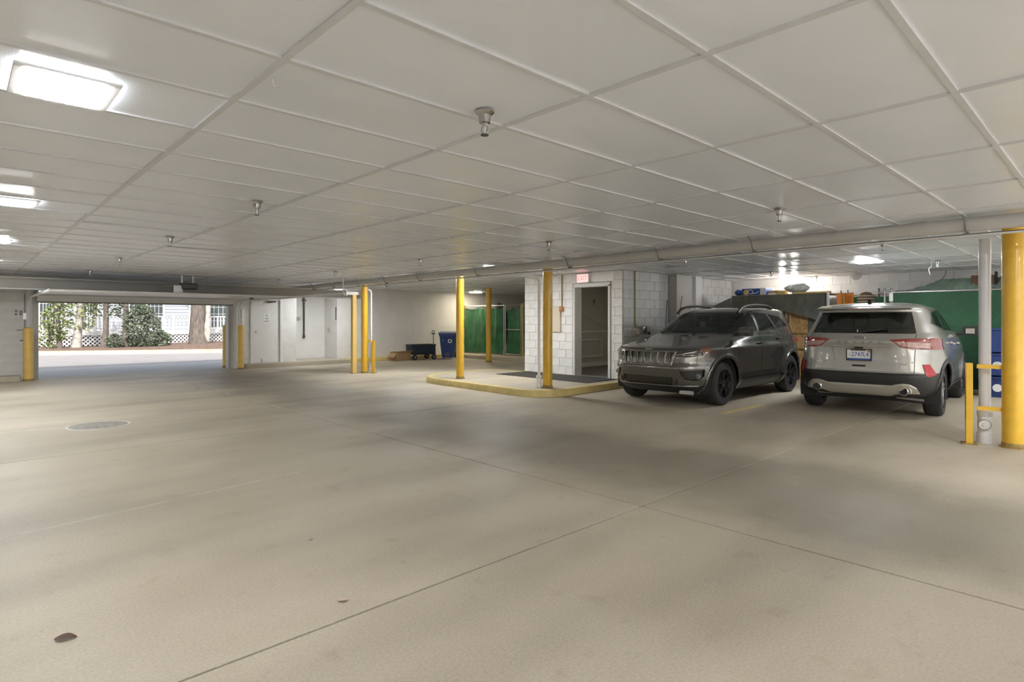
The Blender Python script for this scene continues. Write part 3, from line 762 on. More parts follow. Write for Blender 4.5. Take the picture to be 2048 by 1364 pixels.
stack(7.93, 13.74, .022, 0, 2.10, 'thin white drain pipe on the guarded column by the garage opening', top=[(7.92, 13.75, 2.16), (7.74, 13.9, 2.26), (7.56, 14.0, 2.33)], mat='white')

# ---- bollards at the opening
def bollard(x, y, r, h, label):
    t = thing('bollard', label, 'bollard', (x, y, 0), 'yellow bollards at the garage opening')
    part('post', MB().lathe([(r, 0), (r, h-.05), (r*.95, h-.02), (r*.6, h), (r*.1, h+.004)], (x, y, 0), 'z', 22), 'yellow_pale', t, smooth=35)
    part('foot_ring', MB().lathe([(r*1.08, 0), (r*1.08, .02), (r, .05)], (x, y, 0), 'z', 22), 'scuff', t, smooth=35)
bollard(1.20, 17.33, .092, 1.22, 'yellow bollard at the left side of the garage opening')
bollard(5.86, 17.36, .088, 1.26, 'yellow bollard inside the right side of the garage opening')
bollard(5.80, 18.42, .092, 1.25, 'yellow bollard just outside the right side of the opening')

# ---- door operator
op = thing('door_opener', 'dark garage door motor hanging from the ceiling', 'opener', (4.0, 15.55, 2.03))
part('housing', MB().box(3.86, 4.22, 15.40, 15.66, 2.12, 2.27), 'darkmetal', op, bev=.03)
part('gear_case', MB().box(3.70, 3.90, 15.42, 15.62, 2.03, 2.22), 'steel', op, bev=.015)
part('mount_plate', MB().lathe([(.26, ZC-.003), (.26, ZC-.010)], (3.98, 15.5, 0), 'z', 24), 'fixframe', op)
for dx in (-.10, .14):
    part('strap', MB().box(3.98+dx, 4.01+dx, 15.50, 15.53, 2.26, ZC), 'steel', op)
part('drive_arm', MB().tube([(3.72, 15.5, 2.20), (3.45, 15.5, 2.19), (3.36, 15.5, 2.17)], .014, 8), 'steel', op)
part('motor_foot', MB().box(3.68, 4.10, 15.40, 15.64, 2.025, 2.04), 'whitesteel', op)
# wall bits left of the opening
for k, (xx, zz) in enumerate([(1.015, 1.60), (1.10, 1.585), (1.01, 1.525), (1.095, 1.53)]):
    solo('wall_patch', MB().lathe([(.028, 0), (.026, -.004)], (xx, YW-.016, zz), 'y', 12), 'ink', ('upper left', 'upper right', 'lower left', 'lower right')[k] + ' of four grey round patches on the block wall left of the opening', 'patch', 'four round patches on the left block wall', base=(xx, YW-.016, zz))
cd = thing('wall_conduit', 'thin conduit with a switch box beside the left door track', 'conduit', (1.16, 17.77, .1))
part('conduit', MB().tube([(1.165, 17.775, .12), (1.165, 17.775, 2.0)], .010, 8), 'ink', cd)
part('switch_box', MB().box(1.13, 1.20, 17.73, 17.785, 1.40, 1.56), 'steel', cd, bev=.004)
part('latch', MB().box(1.02, 1.18, 17.765, 17.78, 1.15, 1.165).box(1.08, 1.20, 17.755, 17.78, .90, .925), 'darkmetal', cd)
bc = solo('beam_conduit', MB().tube([(-2.9, 16.28, 2.30), (9.0, 16.28, 2.30)], .012, 8), 'whitesteel', 'thin conduit running along the top of the garage beam', 'conduit')
# safety cable loop of the right door jamb
cb = solo('door_cable', MB().tube([(5.95, 17.68, 1.26), (5.92, 17.66, 1.5), (5.93, 17.66, 1.75), (5.99, 17.68, 1.88), (6.03, 17.72, 1.93)], .012, 8), 'whitesteel', 'white flexible cable curving above the inner right bollard', 'cable')
wp = solo('wall_plate', MB().box(6.02, 6.10, 17.74, 17.785, 1.25, 1.72), 'white', 'tall narrow white plate beside the right door track', 'plate', bev=.004)
# alcove conduit and boxes
ac = thing('standpipe', 'dark vertical conduit on the alcove wall', 'conduit', (8.38, 18.86, .8))
part('conduit', MB().tube([(8.38, 18.86, .86), (8.38, 18.86, ZC)], .028, 10), 'darkmetal', ac, smooth=40)
part('end_cap', MB().lathe([(.04, .80), (.045, .84), (.04, .90)], (8.38, 18.86, 0), 'z', 10), 'darkmetal', ac, smooth=40)
part('clamp', MB().box(8.33, 8.45, 18.84, 18.9, 2.02, 2.08), 'darkmetal', ac)
solo('outlet_box', MB().box(8.13, 8.25, 18.85, 18.9, 1.38, 1.50), 'steel', 'small grey box left of the dark alcove conduit', 'box', bev=.006)
solo('wall_switch', MB().box(9.08, 9.12, 18.50, 18.60, .98, 1.14), 'steel', 'grey switch box on the white alcove return wall', 'switch', bev=.006)
pf = thing('document_frame', 'narrow dark-edged notice frame at the alcove corner', 'frame', (9.1, 18.15, 1.4))
part('sheet', MB().box(9.105, 9.12, 18.08, 18.36, 1.42, 1.80), 'paper', pf)
part('edge', MB().box(9.10, 9.12, 18.04, 18.075, 1.40, 1.82), 'darkmetal', pf)

# ---- stairwell wall fittings
ex = thing('exit_sign', 'white exit sign with red letters above the stair doorway', 'sign', (XS-.06, 8.47, 2.2))
part('housing', MB().box(XS-.10, XS-.013, 8.27, 8.63, 2.225, 2.43), 'white', ex, bev=.01)
fc = part('face', MB().box(XS-.104, XS-.10, 8.29, 8.61, 2.24, 2.415), 'exit_face', ex)
put_text('letters', 'EXIT', .155, 'exit_red', fc, (XS-.107, 8.45, 2.328), (0,-1,0), (0,0,1), .003, sx=.86)
solo('electrical_panel', MB().box(XS-.055, XS-.013, 9.16, 9.52, 1.11, 1.72), 'cream', 'beige flush cabinet on the stairwell wall behind the tall column', 'panel', bev=.006)
al = thing('fire_alarm', 'copper-coloured alarm device at the end of a brown conduit', 'alarm', (XS-.05, 9.13, 1.6))
part('conduit', MB().tube([(XS-.03, 9.13, 1.62), (XS-.03, 9.13, ZC)], .016, 10), 'bronze', al, smooth=40)
part('box', MB().box(XS-.075, XS-.013, 9.07, 9.19, 1.59, 1.70), 'copper', al, bev=.01)
part('bell', MB().lathe([(.05, -.075), (.045, -.09), (.02, -.11)], (XS, 9.13, 1.645), 'x', 14), 'copper', al, smooth=40)
al2 = thing('fire_alarm', 'copper-coloured alarm device half hidden by the tall yellow column', 'alarm', (XS-.05, 9.55, 1.6))
part('conduit', MB().tube([(XS-.03, 9.50, 1.90), (XS-.03, 9.50, ZC)], .014, 10), 'bronze', al2, smooth=40)
part('box', MB().box(XS-.07, XS-.013, 9.44, 9.54, 1.78, 1.92), 'copper', al2, bev=.01)
gc = thing('wall_conduit', 'brown conduit with a grey box on the stairwell side wall', 'conduit', (10.71, 7.40, 1.1))
part('conduit', MB().tube([(10.71, 7.40, 1.35), (10.71, 7.40, ZC)], .016, 10), 'bronze', gc, smooth=40)
part('flex', MB().tube([(10.71, 7.40, 1.36), (10.69, 7.39, 1.25), (10.68, 7.39, 1.16)], .010, 8).tube([(10.71, 7.40, 1.36), (10.745, 7.39, 1.25), (10.73, 7.39, 1.16)], .010, 8), 'bronze', gc)
part('box', MB().box(10.60, 10.78, 7.33, 7.42, 1.05, 1.20), 'beam', gc, bev=.01)
for (xa, xb, za, zb, lab) in [(11.15, 12.0, .2, 1.85, 'thin dark rod leaning on the stairwell side wall'), (11.45, 12.25, .2, 1.95, 'pale rod leaning on the shadowed pilaster')]:
    solo('leaning_rod', MB().tube([(xa, 7.0, za*0), (xb, 7.16 if xb > 12.1 else 7.40, zb)], .012, 8), 'rail_wire' if 'dark' in lab else 'wood', lab, 'rod')
solo('door_mat', MB().box(9.22, 10.26, 7.52, 10.25, .117, .128), 'mat', 'long black floor mat in front of the stair doorway', 'mat', bev=.003)

# ================================================================== FLOOR BITS
mh = thing('manhole_cover', 'round worn manhole cover in the floor at left', 'manhole', (1.36, 9.32, 0))
part('rim', MB().lathe([(.36, .0), (.355, .007), (.325, .007), (.322, .0005)], (1.36, 9.32, 0), 'z', 40), 'ironrim', mh, smooth=30)
part('lid', MB().lathe([(.318, .0005), (.318, .004), (.02, .005)], (1.36, 9.32, 0), 'z', 40), 'iron', mh, smooth=30)
def leaf(x, y, s, ang, mat, label):
    mb = MB(); pts = []
    for k in range(9):
        t = k/8; wv = math.sin(PI*t**.8)*.28; pts.append((t-.5, wv, .012*math.sin(PI*t)+.01*wv))
    n = len(pts); vs = []
    for (a, wv, h) in pts:
        for sgn, z in ((-1, h+.008), (0, h*.2), (1, h+.012)):
            q = Vector((a*s, sgn*wv*s, z*s*6+.003)); q.rotate(Matrix.Rotation(ang, 3, 'Z')); vs.append(q+Vector((x, y, 0)))
    fs = [(k*3+j, k*3+j+1, k*3+j+4, k*3+j+3) for k in range(n-1) for j in range(2)]
    return solo('dry_leaf', mb.add(vs, fs), mat, label, 'leaf', 'fallen leaves on the floor', smooth=60)
leaf(.345, 3.17, .085, -.5, 'leaf_dry', 'dark curled leaf on the floor at lower left')
leaf(1.38, 2.66, .055, -.6, 'leaf_pale', 'small pale leaf on the floor near the long joint')
leaf(1.62, 3.55, .03, .4, 'leaf_pale', 'tiny pale scrap on the floor in the middle foreground')
leaf(3.55, 13.0, .09, .2, 'leaf_pale', 'pale leaf on the floor inside the garage opening')
# worn yellow bay line beside the dark car
solo('bay_line', MB().box(8.25, 9.6, 4.10, 4.20, .0003, .0014), 'curbyellow', 'faded yellow bay line between the two cars', 'bay line', kind='structure')

# ================================================================== LEFT-BACK GROUP: bin, wagon, cardboard
def recycling_cart(x, y, label):
    t = thing('recycling_cart', label, 'bin', (x, y, 0), world=False, rot=(0, 0, math.radians(-48)))
    # local: front towards -y
    def ring(z, w, d, yo): return [(-w, -d+yo, z), (w, -d+yo, z), (w, d+yo, z), (-w, d+yo, z)]
    lv = [(.04, .20, .21, .02), (.10, .215, .225, .02), (.55, .26, .28, .0), (.80, .275, .30, -.01), (.86, .30, .325, -.01), (.90, .30, .325, -.01)]
    mb = MB(); vs = [p for l in lv for p in ring(*l)]
    fs = [(3,2,1,0)] + [(i*4+k, i*4+(k+1) % 4, (i+1)*4+(k+1) % 4, (i+1)*4+k) for i in range(len(lv)-1) for k in range(4)] + [tuple(20+k for k in range(4))]
    part('tub', mb.add(vs, fs), 'bluebin', t, bev=.02, smooth=40)
    part('lid', MB().prism([(-.36, .90), (-.37, .925), (-.2, .965), (.15, .985), (.34, .965), (.34, .90)], -.315, .315, 'x'), 'bluebin', t, bev=.012)
    part('handle', MB().tube([(-.24, .33, .90), (-.24, .40, .93), (.24, .40, .93), (.24, .33, .90)], .016, 8), 'bluebin', t, smooth=40)
    for sx in (-1, 1):
        wl_ = part('wheel', MB().lathe([(.05, -.025), (.115, -.025), (.125, -.01), (.125, .01), (.115, .025), (.05, .025)], (sx*.235, .235, .125), 'x', 20), 'rubber', t, smooth=40)
        part('hub', MB().lathe([(.05, -.028), (.05, .028)], (sx*.235, .235, .125), 'x', 14), 'darkmetal', wl_, smooth=40)
    part('axle_recess', MB().lathe([(.085, -.215), (.08, -.225), (.02, -.228)], (-.02, 0, .16), 'y', 16), 'darkmetal', t, smooth=40)
    # water-drop emblem: white drop with a blue heart
    drop = [(.0, .155)] + [(.075*math.sin(a)*1.0, .045-.075*math.cos(a)) for a in [PI*.72 - k*PI*1.44/14 for k in range(15)]]
    dr = [(px_+.10, pz+.60) for px_, pz in drop]
    part('drop_emblem', MB().prism(dr, -.300, -.288, 'y'), 'paper', t)
    d2_ = [(px_*.55+.10, pz*.62+.605+.012) for px_, pz in drop]
    part('drop_heart', MB().prism(d2_, -.303, -.299, 'y'), 'bluebin', t)
    part('latch_slot', MB().box(-.16, -.13, -.296, -.28, .66, .84), 'paper', t)
    return t
recycling_cart(12.98, 17.02, 'blue wheeled recycling cart with a white drop emblem by the wall')
wg = thing('folding_wagon', 'dark navy folding wagon left of the recycling cart', 'wagon', (11.95, 17.28, 0), world=False, rot=(0, 0, math.radians(-8)))
part('fabric_body', MB().box(-.46, .46, -.24, .24, .20, .235).box(-.46, .46, -.24, -.225, .20, .52).box(-.46, .46, .225, .24, .20, .52).box(-.46, -.445, -.24, .24, .20, .52).box(.445, .46, -.24, .24, .20, .52), 'navy', wg, bev=.006)
fr = MB()
for yy in (-.25, .25):
    fr.tube([(-.46, yy, .20), (-.15, yy, .52)], .011, 6).tube([(-.15, yy, .20), (-.46, yy, .52)], .011, 6)
    fr.tube([(-.15, yy, .20), (.15, yy, .52)], .011, 6).tube([(.15, yy, .20), (-.15, yy, .52)], .011, 6)
    fr.tube([(.15, yy, .20), (.46, yy, .52)], .011, 6).tube([(.46, yy, .20), (.15, yy, .52)], .011, 6)
    fr.tube([(-.46, yy, .19), (.46, yy, .19)], .012, 6)
part('scissor_frame', fr, 'black', wg)
part('top_rim', MB().tube([(-.47, -.25, .525), (.47, -.25, .525), (.47, .25, .525), (-.47, .25, .525), (-.47, -.25, .525)], .014, 6), 'black', wg)
for sx in (-1, 1):
    for sy in (-1, 1):
        q = part('wheel', MB().lathe([(.035, -.028), (.088, -.028), (.095, 0), (.088, .028), (.035, .028)], (sx*.37, sy*.27, .095), 'y', 18), 'rubber', wg, smooth=40)
        part('hub', MB().lathe([(.035, -.031), (.035, .031)], (sx*.37, sy*.27, .095), 'y', 12), 'ink', q, smooth=40)
part('pull_handle', MB().tube([(.47, .0, .20), (.50, .02, .60), (.50, .02, .92)], .012, 8).tube([(.50 + .05*math.cos(a), .02, .97 + .05*math.sin(a)) for a in [k*PI/6 for k in range(13)]], .012, 8).tube([(.42, .02, .90), (.58, .02, .90)], .014, 8), 'black', wg, smooth=40)
bx = thing('cardboard_box', 'open flattened cardboard box left of the navy wagon', 'box', (11.15, 17.35, 0), world=False, rot=(0, 0, math.radians(4)))
part('carton', MB().box(-.30, .30, -.20, -.19, .0, .27).box(-.30, .30, .19, .20, 0, .30).box(-.30, -.29, -.20, .20, 0, .27).box(.29, .30, -.20, .20, 0, .30).box(-.30, .30, -.2, .2, 0, .012), 'card', bx)
part('flap', MB().prism([(-.30, .27), (-.42, .12), (-.41, .11), (-.29, .265)], -.19, .19, 'y'), 'card', bx)
part('flap', MB().prism([(-.20, .27), (-.33, .33), (-.33, .34), (-.20, .28)], -.29, .29, 'x'), 'card', bx)
solo('paper_cup', MB().lathe([(.055, .12), (.065, .19), (.05, .20)], (13.95, 17.82, 0), 'z', 12), 'cream', 'small cream container on the kerb right of the recycling cart', 'container', smooth=40)

# ================================================================== WRINKLED SHEETS
def sheet(fn, nu, nv, amp, sc, seed, th=.004):
    """thick cloth: grid fn(u,v)->(point, normal) pushed in and out by folds"""
    def G(u, v, s):
        p, n = fn(u, v); p = Vector(p); n = Vector(n)
        q = Vector((p.x*sc[0], p.y*sc[1], p.z*sc[2])) + Vector((seed, seed*.7, 0))
        h = noise.noise(q)*.6 + abs(noise.noise(q*2.1))*.5 + noise.noise(q*5)*.12
        return p + n*(h*amp + s*th)
    mb = MB(); mb.grid(lambda u, v: G(u, v, 1), nu, nv); mb.grid(lambda u, v: G(u, v, -1), nu, nv)
    return mb

# ---- distant green tarpaulin fence with gate
XF = 14.5
gf = thing('tarp_fence', 'distant chain fence hung with shiny green tarpaulin', 'fence', (XF, 16.3, .12))
def sag(u): return .05*abs(math.sin(u*PI*3.2)) + .02
part('tarpaulin', sheet(lambda u, v: ((XF-.035, 15.72+u*2.22, .16 + v*(1.88-.16-sag(u))), (-1, 0, 0)), 60, 50, .10, (1, 2.8, .9), 3), 'tarpgreen', gf, smooth=60)
for yy in (15.70, 16.85, 17.95): part('fence_post', MB().lathe([(.024, .12), (.024, 1.96)], (XF, yy, 0), 'z', 12), 'yellow_pale' if yy > 17 else 'steel', gf, smooth=40)
part('top_rail', MB().tube([(XF, 15.70, 1.93), (XF, 17.97, 1.93)], .020, 10), 'whitesteel', gf, smooth=40)
gg = thing('tarp_gate', 'galvanised gate with crumpled green tarpaulin beside the stairwell', 'gate', (XF, 15.15, .12))
part('frame', MB().tube([(XF, 15.62, .16), (XF, 15.62, 1.94), (XF, 14.80, 1.94), (XF, 14.80, .16), (XF, 15.62, .16)], .021, 10).tube([(XF, 15.62, 1.05), (XF, 14.80, 1.05)], .015, 8), 'steel', gg, smooth=40)
part('gate_post', MB().lathe([(.028, .12), (.028, 1.98), (.01, 2.0)], (XF, 14.72, 0), 'z', 12), 'yellow_pale', gg, smooth=40)
part('hinge', MB().box(XF-.02, XF+.02, 14.74, 14.80, 1.08, 1.13), 'steel', gg)
part('tarpaulin', sheet(lambda u, v: ((XF+.05, 14.84+u*.75, .18 + v*(1.70-sag(u*.5)*1.6)), (-1, 0, 0)), 26, 46, .07, (1, 3.2, 1.6), 8), 'tarpgreen', gg, smooth=60)
part('far_side_tarpaulin', sheet(lambda u, v: ((XF+.03+u*3.2, 14.68, .18 + v*1.68), (0, -1, 0)), 30, 20, .05, (2, 1, 1.4), 12), 'tarpgreen', gg, smooth=60)
solo('covered_bundle', sheet(lambda u, v: ((15.3+.5*math.sin(PI*v)*math.cos(2*PI*u), 16.95+.42*math.sin(PI*v)*math.sin(2*PI*u), .94-.98*math.cos(PI*v)*.999+.16), (math.cos(2*PI*u), math.sin(2*PI*u), 0)), 24, 16, .04, (2, 2, 2), 4), 'softblack', 'dark rounded bundle showing above the distant green fence', 'bundle', smooth=60)

# ================================================================== RIGHT BACK: storage cages
XG = 14.15
# grey tarpaulin shelter with boards
gs = thing('storage_shelter', 'timber storage shelter draped with grey tarpaulin behind the cars', 'shelter', (XG, 5.7, 0))
def lowcut(u):   # u 0 at Y=6.85 .. 1 at Y=4.62: how far the sheet hangs down
    return 1.30 if u < .38 else (1.30 + (u-.38)/.10*.35 if u < .48 else 1.66 - (u-.48)*.65)
part('tarpaulin', sheet(lambda u, v: ((XG-.05, 6.85-u*2.23, lowcut(u) + v*(1.985-lowcut(u))), (-1, 0, 0)), 70, 24, .06, (1, 3.2, 1.1), 21), 'tarpgrey', gs, smooth=60)
part('side_tarpaulin', sheet(lambda u, v: ((XG+u*1.2, 6.88+u*.45, .15 + v*(1.80-.12*u)), (0, 1, 0)), 20, 20, .03, (2, 2, 1), 23), 'tarpgrey', gs, smooth=60)
part('side_flap', sheet(lambda u, v: ((XG-.05-u*.9*(1), 6.88+u*.30, .5 + v*(1.45-.35*u)), (0, -1, 0)), 20, 20, .03, (2, 2, 1), 25), 'tarpgrey', gs, smooth=60)
for (ya, yb, z1) in [(5.66, 5.84, 1.70), (5.10, 5.46, 1.70)]:
    part('board', MB().box(XG+.06, XG+.075, ya, yb, .10, z1), 'osb', gs)
for yy in (5.64, 5.55, 5.47): part('stud', MB().box(XG-.0, XG+.09, yy-.02, yy+.02, .05, 1.75), 'wood', gs, bev=.003)
part('dark_sheet', MB().box(XG+.055, XG+.07, 4.66, 5.09, .05, 1.75), 'tarpgrey', gs)
part('cross_rail', MB().box(XG+.02, XG+.055, 4.66, 5.60, 1.08, 1.11).box(XG+.02, XG+.055, 4.66, 5.60, .72, .75), 'bronze', gs)
part('sole_plate', MB().box(XG, XG+.09, 4.62, 6.85, 0, .06), 'wood', gs)
part('top_board', MB().box(XG-.02, XG+1.2, 4.66, 6.85, 1.985, 2.0), 'wood', gs)
part('edge_strip', MB().box(XG-.07, XG-.02, 4.66, 5.38, 2.0, 2.035), 'woodyellow', gs)
part('back_strip', MB().box(XG+.2, XG+.25, 4.66, 5.5, 2.0, 2.05), 'card', gs)
part('rear_post', MB().box(XG+1.1, XG+1.18, 4.7, 4.78, 0, 1.985).box(XG+1.1, XG+1.18, 6.7, 6.78, 0, 1.985), 'wood', gs)
sa = thing('slotted_post', 'white slotted steel angle post at the shelter corner', 'post', (XG-.08, 4.60, 0))
part('angle', MB().box(XG-.12, XG-.115, 4.575, 4.635, 0, 2.02).box(XG-.12, XG-.07, 4.63, 4.635, 0, 2.02), 'white', sa)
sl = MB()
for k in range(46): sl.box(XG-.1215, XG-.1195, 4.597, 4.613, .05+k*.043, .075+k*.043)
part('slots', sl, 'ink', sa)
# goods on top of the shelter
bp = thing('product_box', 'blue and white printed carton on top of the grey shelter', 'box', (XG+.2, 6.35, 2.0))
part('carton', MB().box(XG-.02, XG+.28, 6.02, 6.62, 2.0, 2.16), 'blueprint', bp, bev=.003)
part('white_panel', MB().box(XG-.024, XG-.02, 6.02, 6.16, 2.005, 2.155), 'paper', bp)
part('yellow_shape', MB().lathe([(.07, -.026), (.065, -.022)], (XG, 6.50, 2.07), 'x', 14), 'woodyellow', bp)
part('white_swirl', MB().tube([(XG-.022, 6.40+.06*math.cos(a), 2.08+.05*math.sin(a)) for a in [k*PI/6 for k in range(11)]], .010, 6).tube([(XG-.022, 6.36, 2.04), (XG-.022, 6.24, 2.05), (XG-.022, 6.2, 2.09)], .010, 6), 'paper', bp)
solo('navy_bag', MB().ball((XG+.08, 6.74, 2.075), (.14, .09, .075)), 'plateblue', 'small dark blue bag at the left end of the shelter top', 'bag', smooth=60)
solo('small_carton', MB().box(XG, XG+.22, 5.60, 5.75, 2.0, 2.09), 'woodyellow', 'small yellow carton on the shelter left of the plastic bag', 'box', bev=.004)
solo('flat_carton', MB().box(XG, XG+.3, 5.80, 5.98, 2.0, 2.035), 'paper', 'flat white carton on the shelter between the printed and yellow cartons', 'box', bev=.004)
solo('wooden_crate', MB().box(XG+.1, XG+.4, 5.75, 6.02, 2.04, 2.10), 'card', 'flat brown carton on the shelter beside the blue box', 'box', bev=.004)
solo('plastic_bag', sheet(lambda u, v: ((XG+.12+.16*math.sin(PI*v)*math.cos(2*PI*u), 5.34+.25*math.sin(PI*v)*math.sin(2*PI*u), 2.125-.11*math.cos(PI*v)), (math.cos(2*PI*u), math.sin(2*PI*u), .2)), 34, 20, .09, (7, 7, 7), 31), 'clearbag', 'crumpled translucent plastic bag on the grey shelter', 'bag', smooth=60)
# orange bag, basket stack, green screen behind
og = thing('orange_bag', 'bright orange fabric bag hanging right of the slotted post', 'bag', (XG+.3, 4.38, 1.4))
part('bag', sheet(lambda u, v: ((XG+.22+.05*math.sin(u*PI), 4.25+.28*u, 1.42+.56*v), (-1, 0, 0)), 14, 14, .05, (1, 5, 2), 41), 'orange', og, smooth=60)
part('backing', MB().box(XG+.30, XG+.33, 4.22, 4.56, 1.40, 2.0), 'orange', og)
part('strap', MB().box(XG+.16, XG+.19, 4.36, 4.385, 1.45, 1.97), 'bronze', og)
part('hook', MB().tube([(XG+.22, 4.44, 1.97), (XG+.2, 4.44, 2.04), (XG+.17, 4.44, 2.02)], .014, 8), 'ink', og)
part('hook', MB().tube([(XG+.22, 4.30, 1.97), (XG+.2, 4.30, 2.05), (XG+.17, 4.30, 2.03)], .014, 8), 'ink', og)
bs = thing('ringed_stack', 'stack of brown and cream ringed baskets beside the orange bag', 'basket', (XG+.6, 4.05, 1.0))
part('core', MB().lathe([(.13, .0), (.17, 1.60), (.155, 1.93), (.09, 2.0), (.01, 2.02)], (XG+.6, 4.05, 0), 'z', 20), 'brown', bs, smooth=40)
for k in range(6):
    zz = 1.60+k*.062; part('ring', MB().lathe([(.165, zz), (.185, zz+.008), (.185, zz+.02), (.165, zz+.028)], (XG+.6, 4.05, 0), 'z', 22), 'cream', bs, smooth=40)
# right green mesh fence
YF0, YF1 = .75, 3.40
gm = thing('mesh_fence', 'tall chain-link fence lined with dark green fabric behind the silver car', 'fence', (XG, 2.1, 0))
part('fabric', sheet(lambda u, v: ((XG+.02, YF1-u*(YF1-YF0), .06+v*(1.90)), (-1, 0, 0)), 50, 36, .02, (1, 1.6, .9), 51), 'meshgreen', gm, smooth=60)
wires = MB(); pit = .09; nz = int(1.86/(pit*.55)); ny = int((YF1-YF0)/pit)
for k in range(ny+1):
    y = YF0 + k*pit; pts = [(XG-.004, y + (pit if i % 2 else 0), .08+i*pit*.55) for i in range(nz+1)]
    wires.tube(pts, .0032, 3, caps=False)
ow = part('chain_link', wires, 'steel', gm); ow.data.materials[0] = pm('green_coated_wire', (.05, .17, .075), .5); ow['kind'] = 'stuff'
part('top_rail', MB().tube([(XG, YF0, 1.965), (XG, YF1+.25, 1.965)], .021, 10), 'steel', gm, smooth=40)
for yy in (YF1+.02, YF1+.14): part('post', MB().lathe([(.026, 0), (.026, 2.02), (.03, 2.025), (.008, 2.06)], (XG, yy, 0), 'z', 12), 'steel', gm, smooth=40)
part('latch', MB().box(XG-.04, XG-.02, YF1-.02, YF1+.05, 1.78, 1.95), 'white', gm, bev=.004)
g2 = thing('mesh_screen', 'bright green fabric screen between the basket stack and the tall fence', 'screen', (XG+.5, 4.0, 0))
part('fabric', sheet(lambda u, v: ((XG+.85, 4.5-u*.95, .2+v*1.72), (-1, 0, 0)), 24, 24, .03, (1, 2, 1), 61), 'tarpgreen', g2, smooth=60)
part('rail', MB().tube([(XG+.85, 3.55, 1.96), (XG+.85, 4.55, 1.96)], .022, 8), 'cream', g2)
part('post', MB().lathe([(.024, 0), (.024, 2.02)], (XG+.85, 3.58, 0), 'z', 12).lathe([(.024, 0), (.024, 2.02)], (XG+.85, 4.52, 0), 'z', 12), 'steel', g2, smooth=40)
part('dark_pole', MB().lathe([(.018, 0), (.018, 2.06), (.03, 2.07)], (XG+.3, 3.72, 0), 'z', 10), 'darkmetal', g2)
# heap of pale tarpaulin above the fence
ht = thing('tarp_heap', 'pale green folded tarpaulin heaped behind the fence top', 'tarpaulin', (15.0, 2.3, 1.9))
def heapz(u): return 2.0 + .23*min(1, max(0, u-.02)/.26)
part('sheet', sheet(lambda u, v: ((XG+.12+.55*v, 3.38-u*2.5, 1.93 + v*(heapz(u)-1.93)), (-.75, 0, .5)), 110, 16, .085, (.8, 11, .8), 71), 'tarppale', ht, smooth=60)
part('lower_cloth', sheet(lambda u, v: ((XG+.12+.15*v, 3.40-u*1.9, 1.95 + .05*v), (-.6, 0, .8)), 40, 6, .03, (1, 5, 1), 75), 'tarpgrey', ht, smooth=60)
part('support', MB().box(XG+.15, XG+1.1, .9, 3.5, 1.88, 1.90).box(XG+1.0, XG+1.08, 1.0, 1.08, 0, 1.88).box(XG+1.0, XG+1.08, 3.3, 3.38, 0, 1.88).box(XG+.3, XG+.38, 1.0, 1.08, 0, 1.88).box(XG+.3, XG+.38, 3.3, 3.38, 0, 1.88), 'wood', ht)
db = thing('dark_board', 'dark brown board propped on the fence beside the grey drain pipe', 'board', (XG+.45, 1.95, 1.9))
part('panel', MB().obox((XG+.42, 1.98, 2.09), (.03, .36, .36), Matrix.Rotation(.10, 3, 'Y')), 'brown', db, bev=.003)
part('end_panel', MB().obox((XG+.50, 1.78, 2.12), (.18, .03, .42)), 'softblack', db, bev=.003)
wc = solo('hanging_wire', MB().tube([(15.47, 2.72, ZC), (15.45, 2.73, 2.36), (15.44, 2.78, 2.28), (15.43, 2.80, 2.2)], .009, 6), 'ink', 'thin grey wire hanging down the white back wall', 'wire')
hk = solo('ceiling_hook', MB().tube([(12.55, 2.42, ZC-.13)] + [(12.55, 2.42+.04*math.sin(a), ZC-.17+.04*math.cos(a)) for a in [.2, .8, 1.5, 2.2]] + [(12.55, 2.44, ZC-.26)], .008, 6).tube([(12.55, 2.42, ZC), (12.55, 2.42, ZC-.13)], .004, 6), 'white', 'small white S-hook below a sprinkler above the silver car', 'hook')
# blue stacked tote drawers right of the silver car
for k, (z0, z1) in enumerate([(0, .38), (.39, .80), (.81, 1.25)]):
    x0, y0 = 13.55, 1.35
    lab = ['lowest blue storage tote behind the yellow guard frame', 'middle blue storage tote behind the yellow guard frame', 'topmost blue storage tote behind the yellow guard frame'][k]
    t = thing('storage_tote', lab, 'tote', (x0, y0+.25, z0), 'stacked blue storage totes')
    part('tub', MB().prism([(y0+.03, z0), (y0+.52, z0), (y0+.55, z1-.05), (y0, z1-.05)], x0, x0+.42, 'x'), 'bluetote', t, bev=.012)
    part('rim', MB().box(x0-.015, x0+.435, y0-.015, y0+.565, z1-.05, z1-.012), 'bluetote', t, bev=.006)
    rb = MB()
    for q in range(5): rb.box(x0-.008, x0, y0+.06+q*.10, y0+.085+q*.10, z0+.06, z1-.06)
    part('rib', rb, 'bluetote', t)
    if k != 2: part('label_plate', MB().lathe([(.07, -.012), (.065, -.004)], (x0, y0+.28, (z0+z1)/2-.02), 'x', 14), 'clearbag' if k else 'paper', t)

# ================================================================== CARS
def pinp(p, poly):
    x, y = p; c = False; n = len(poly); j = n-1
    for i in range(n):
        xi, yi = poly[i]; xj, yj = poly[j]
        if (yi > y) != (yj > y) and x < (xj-xi)*(y-yi)/(yj-yi)+xi: c = not c
        j = i
    return c

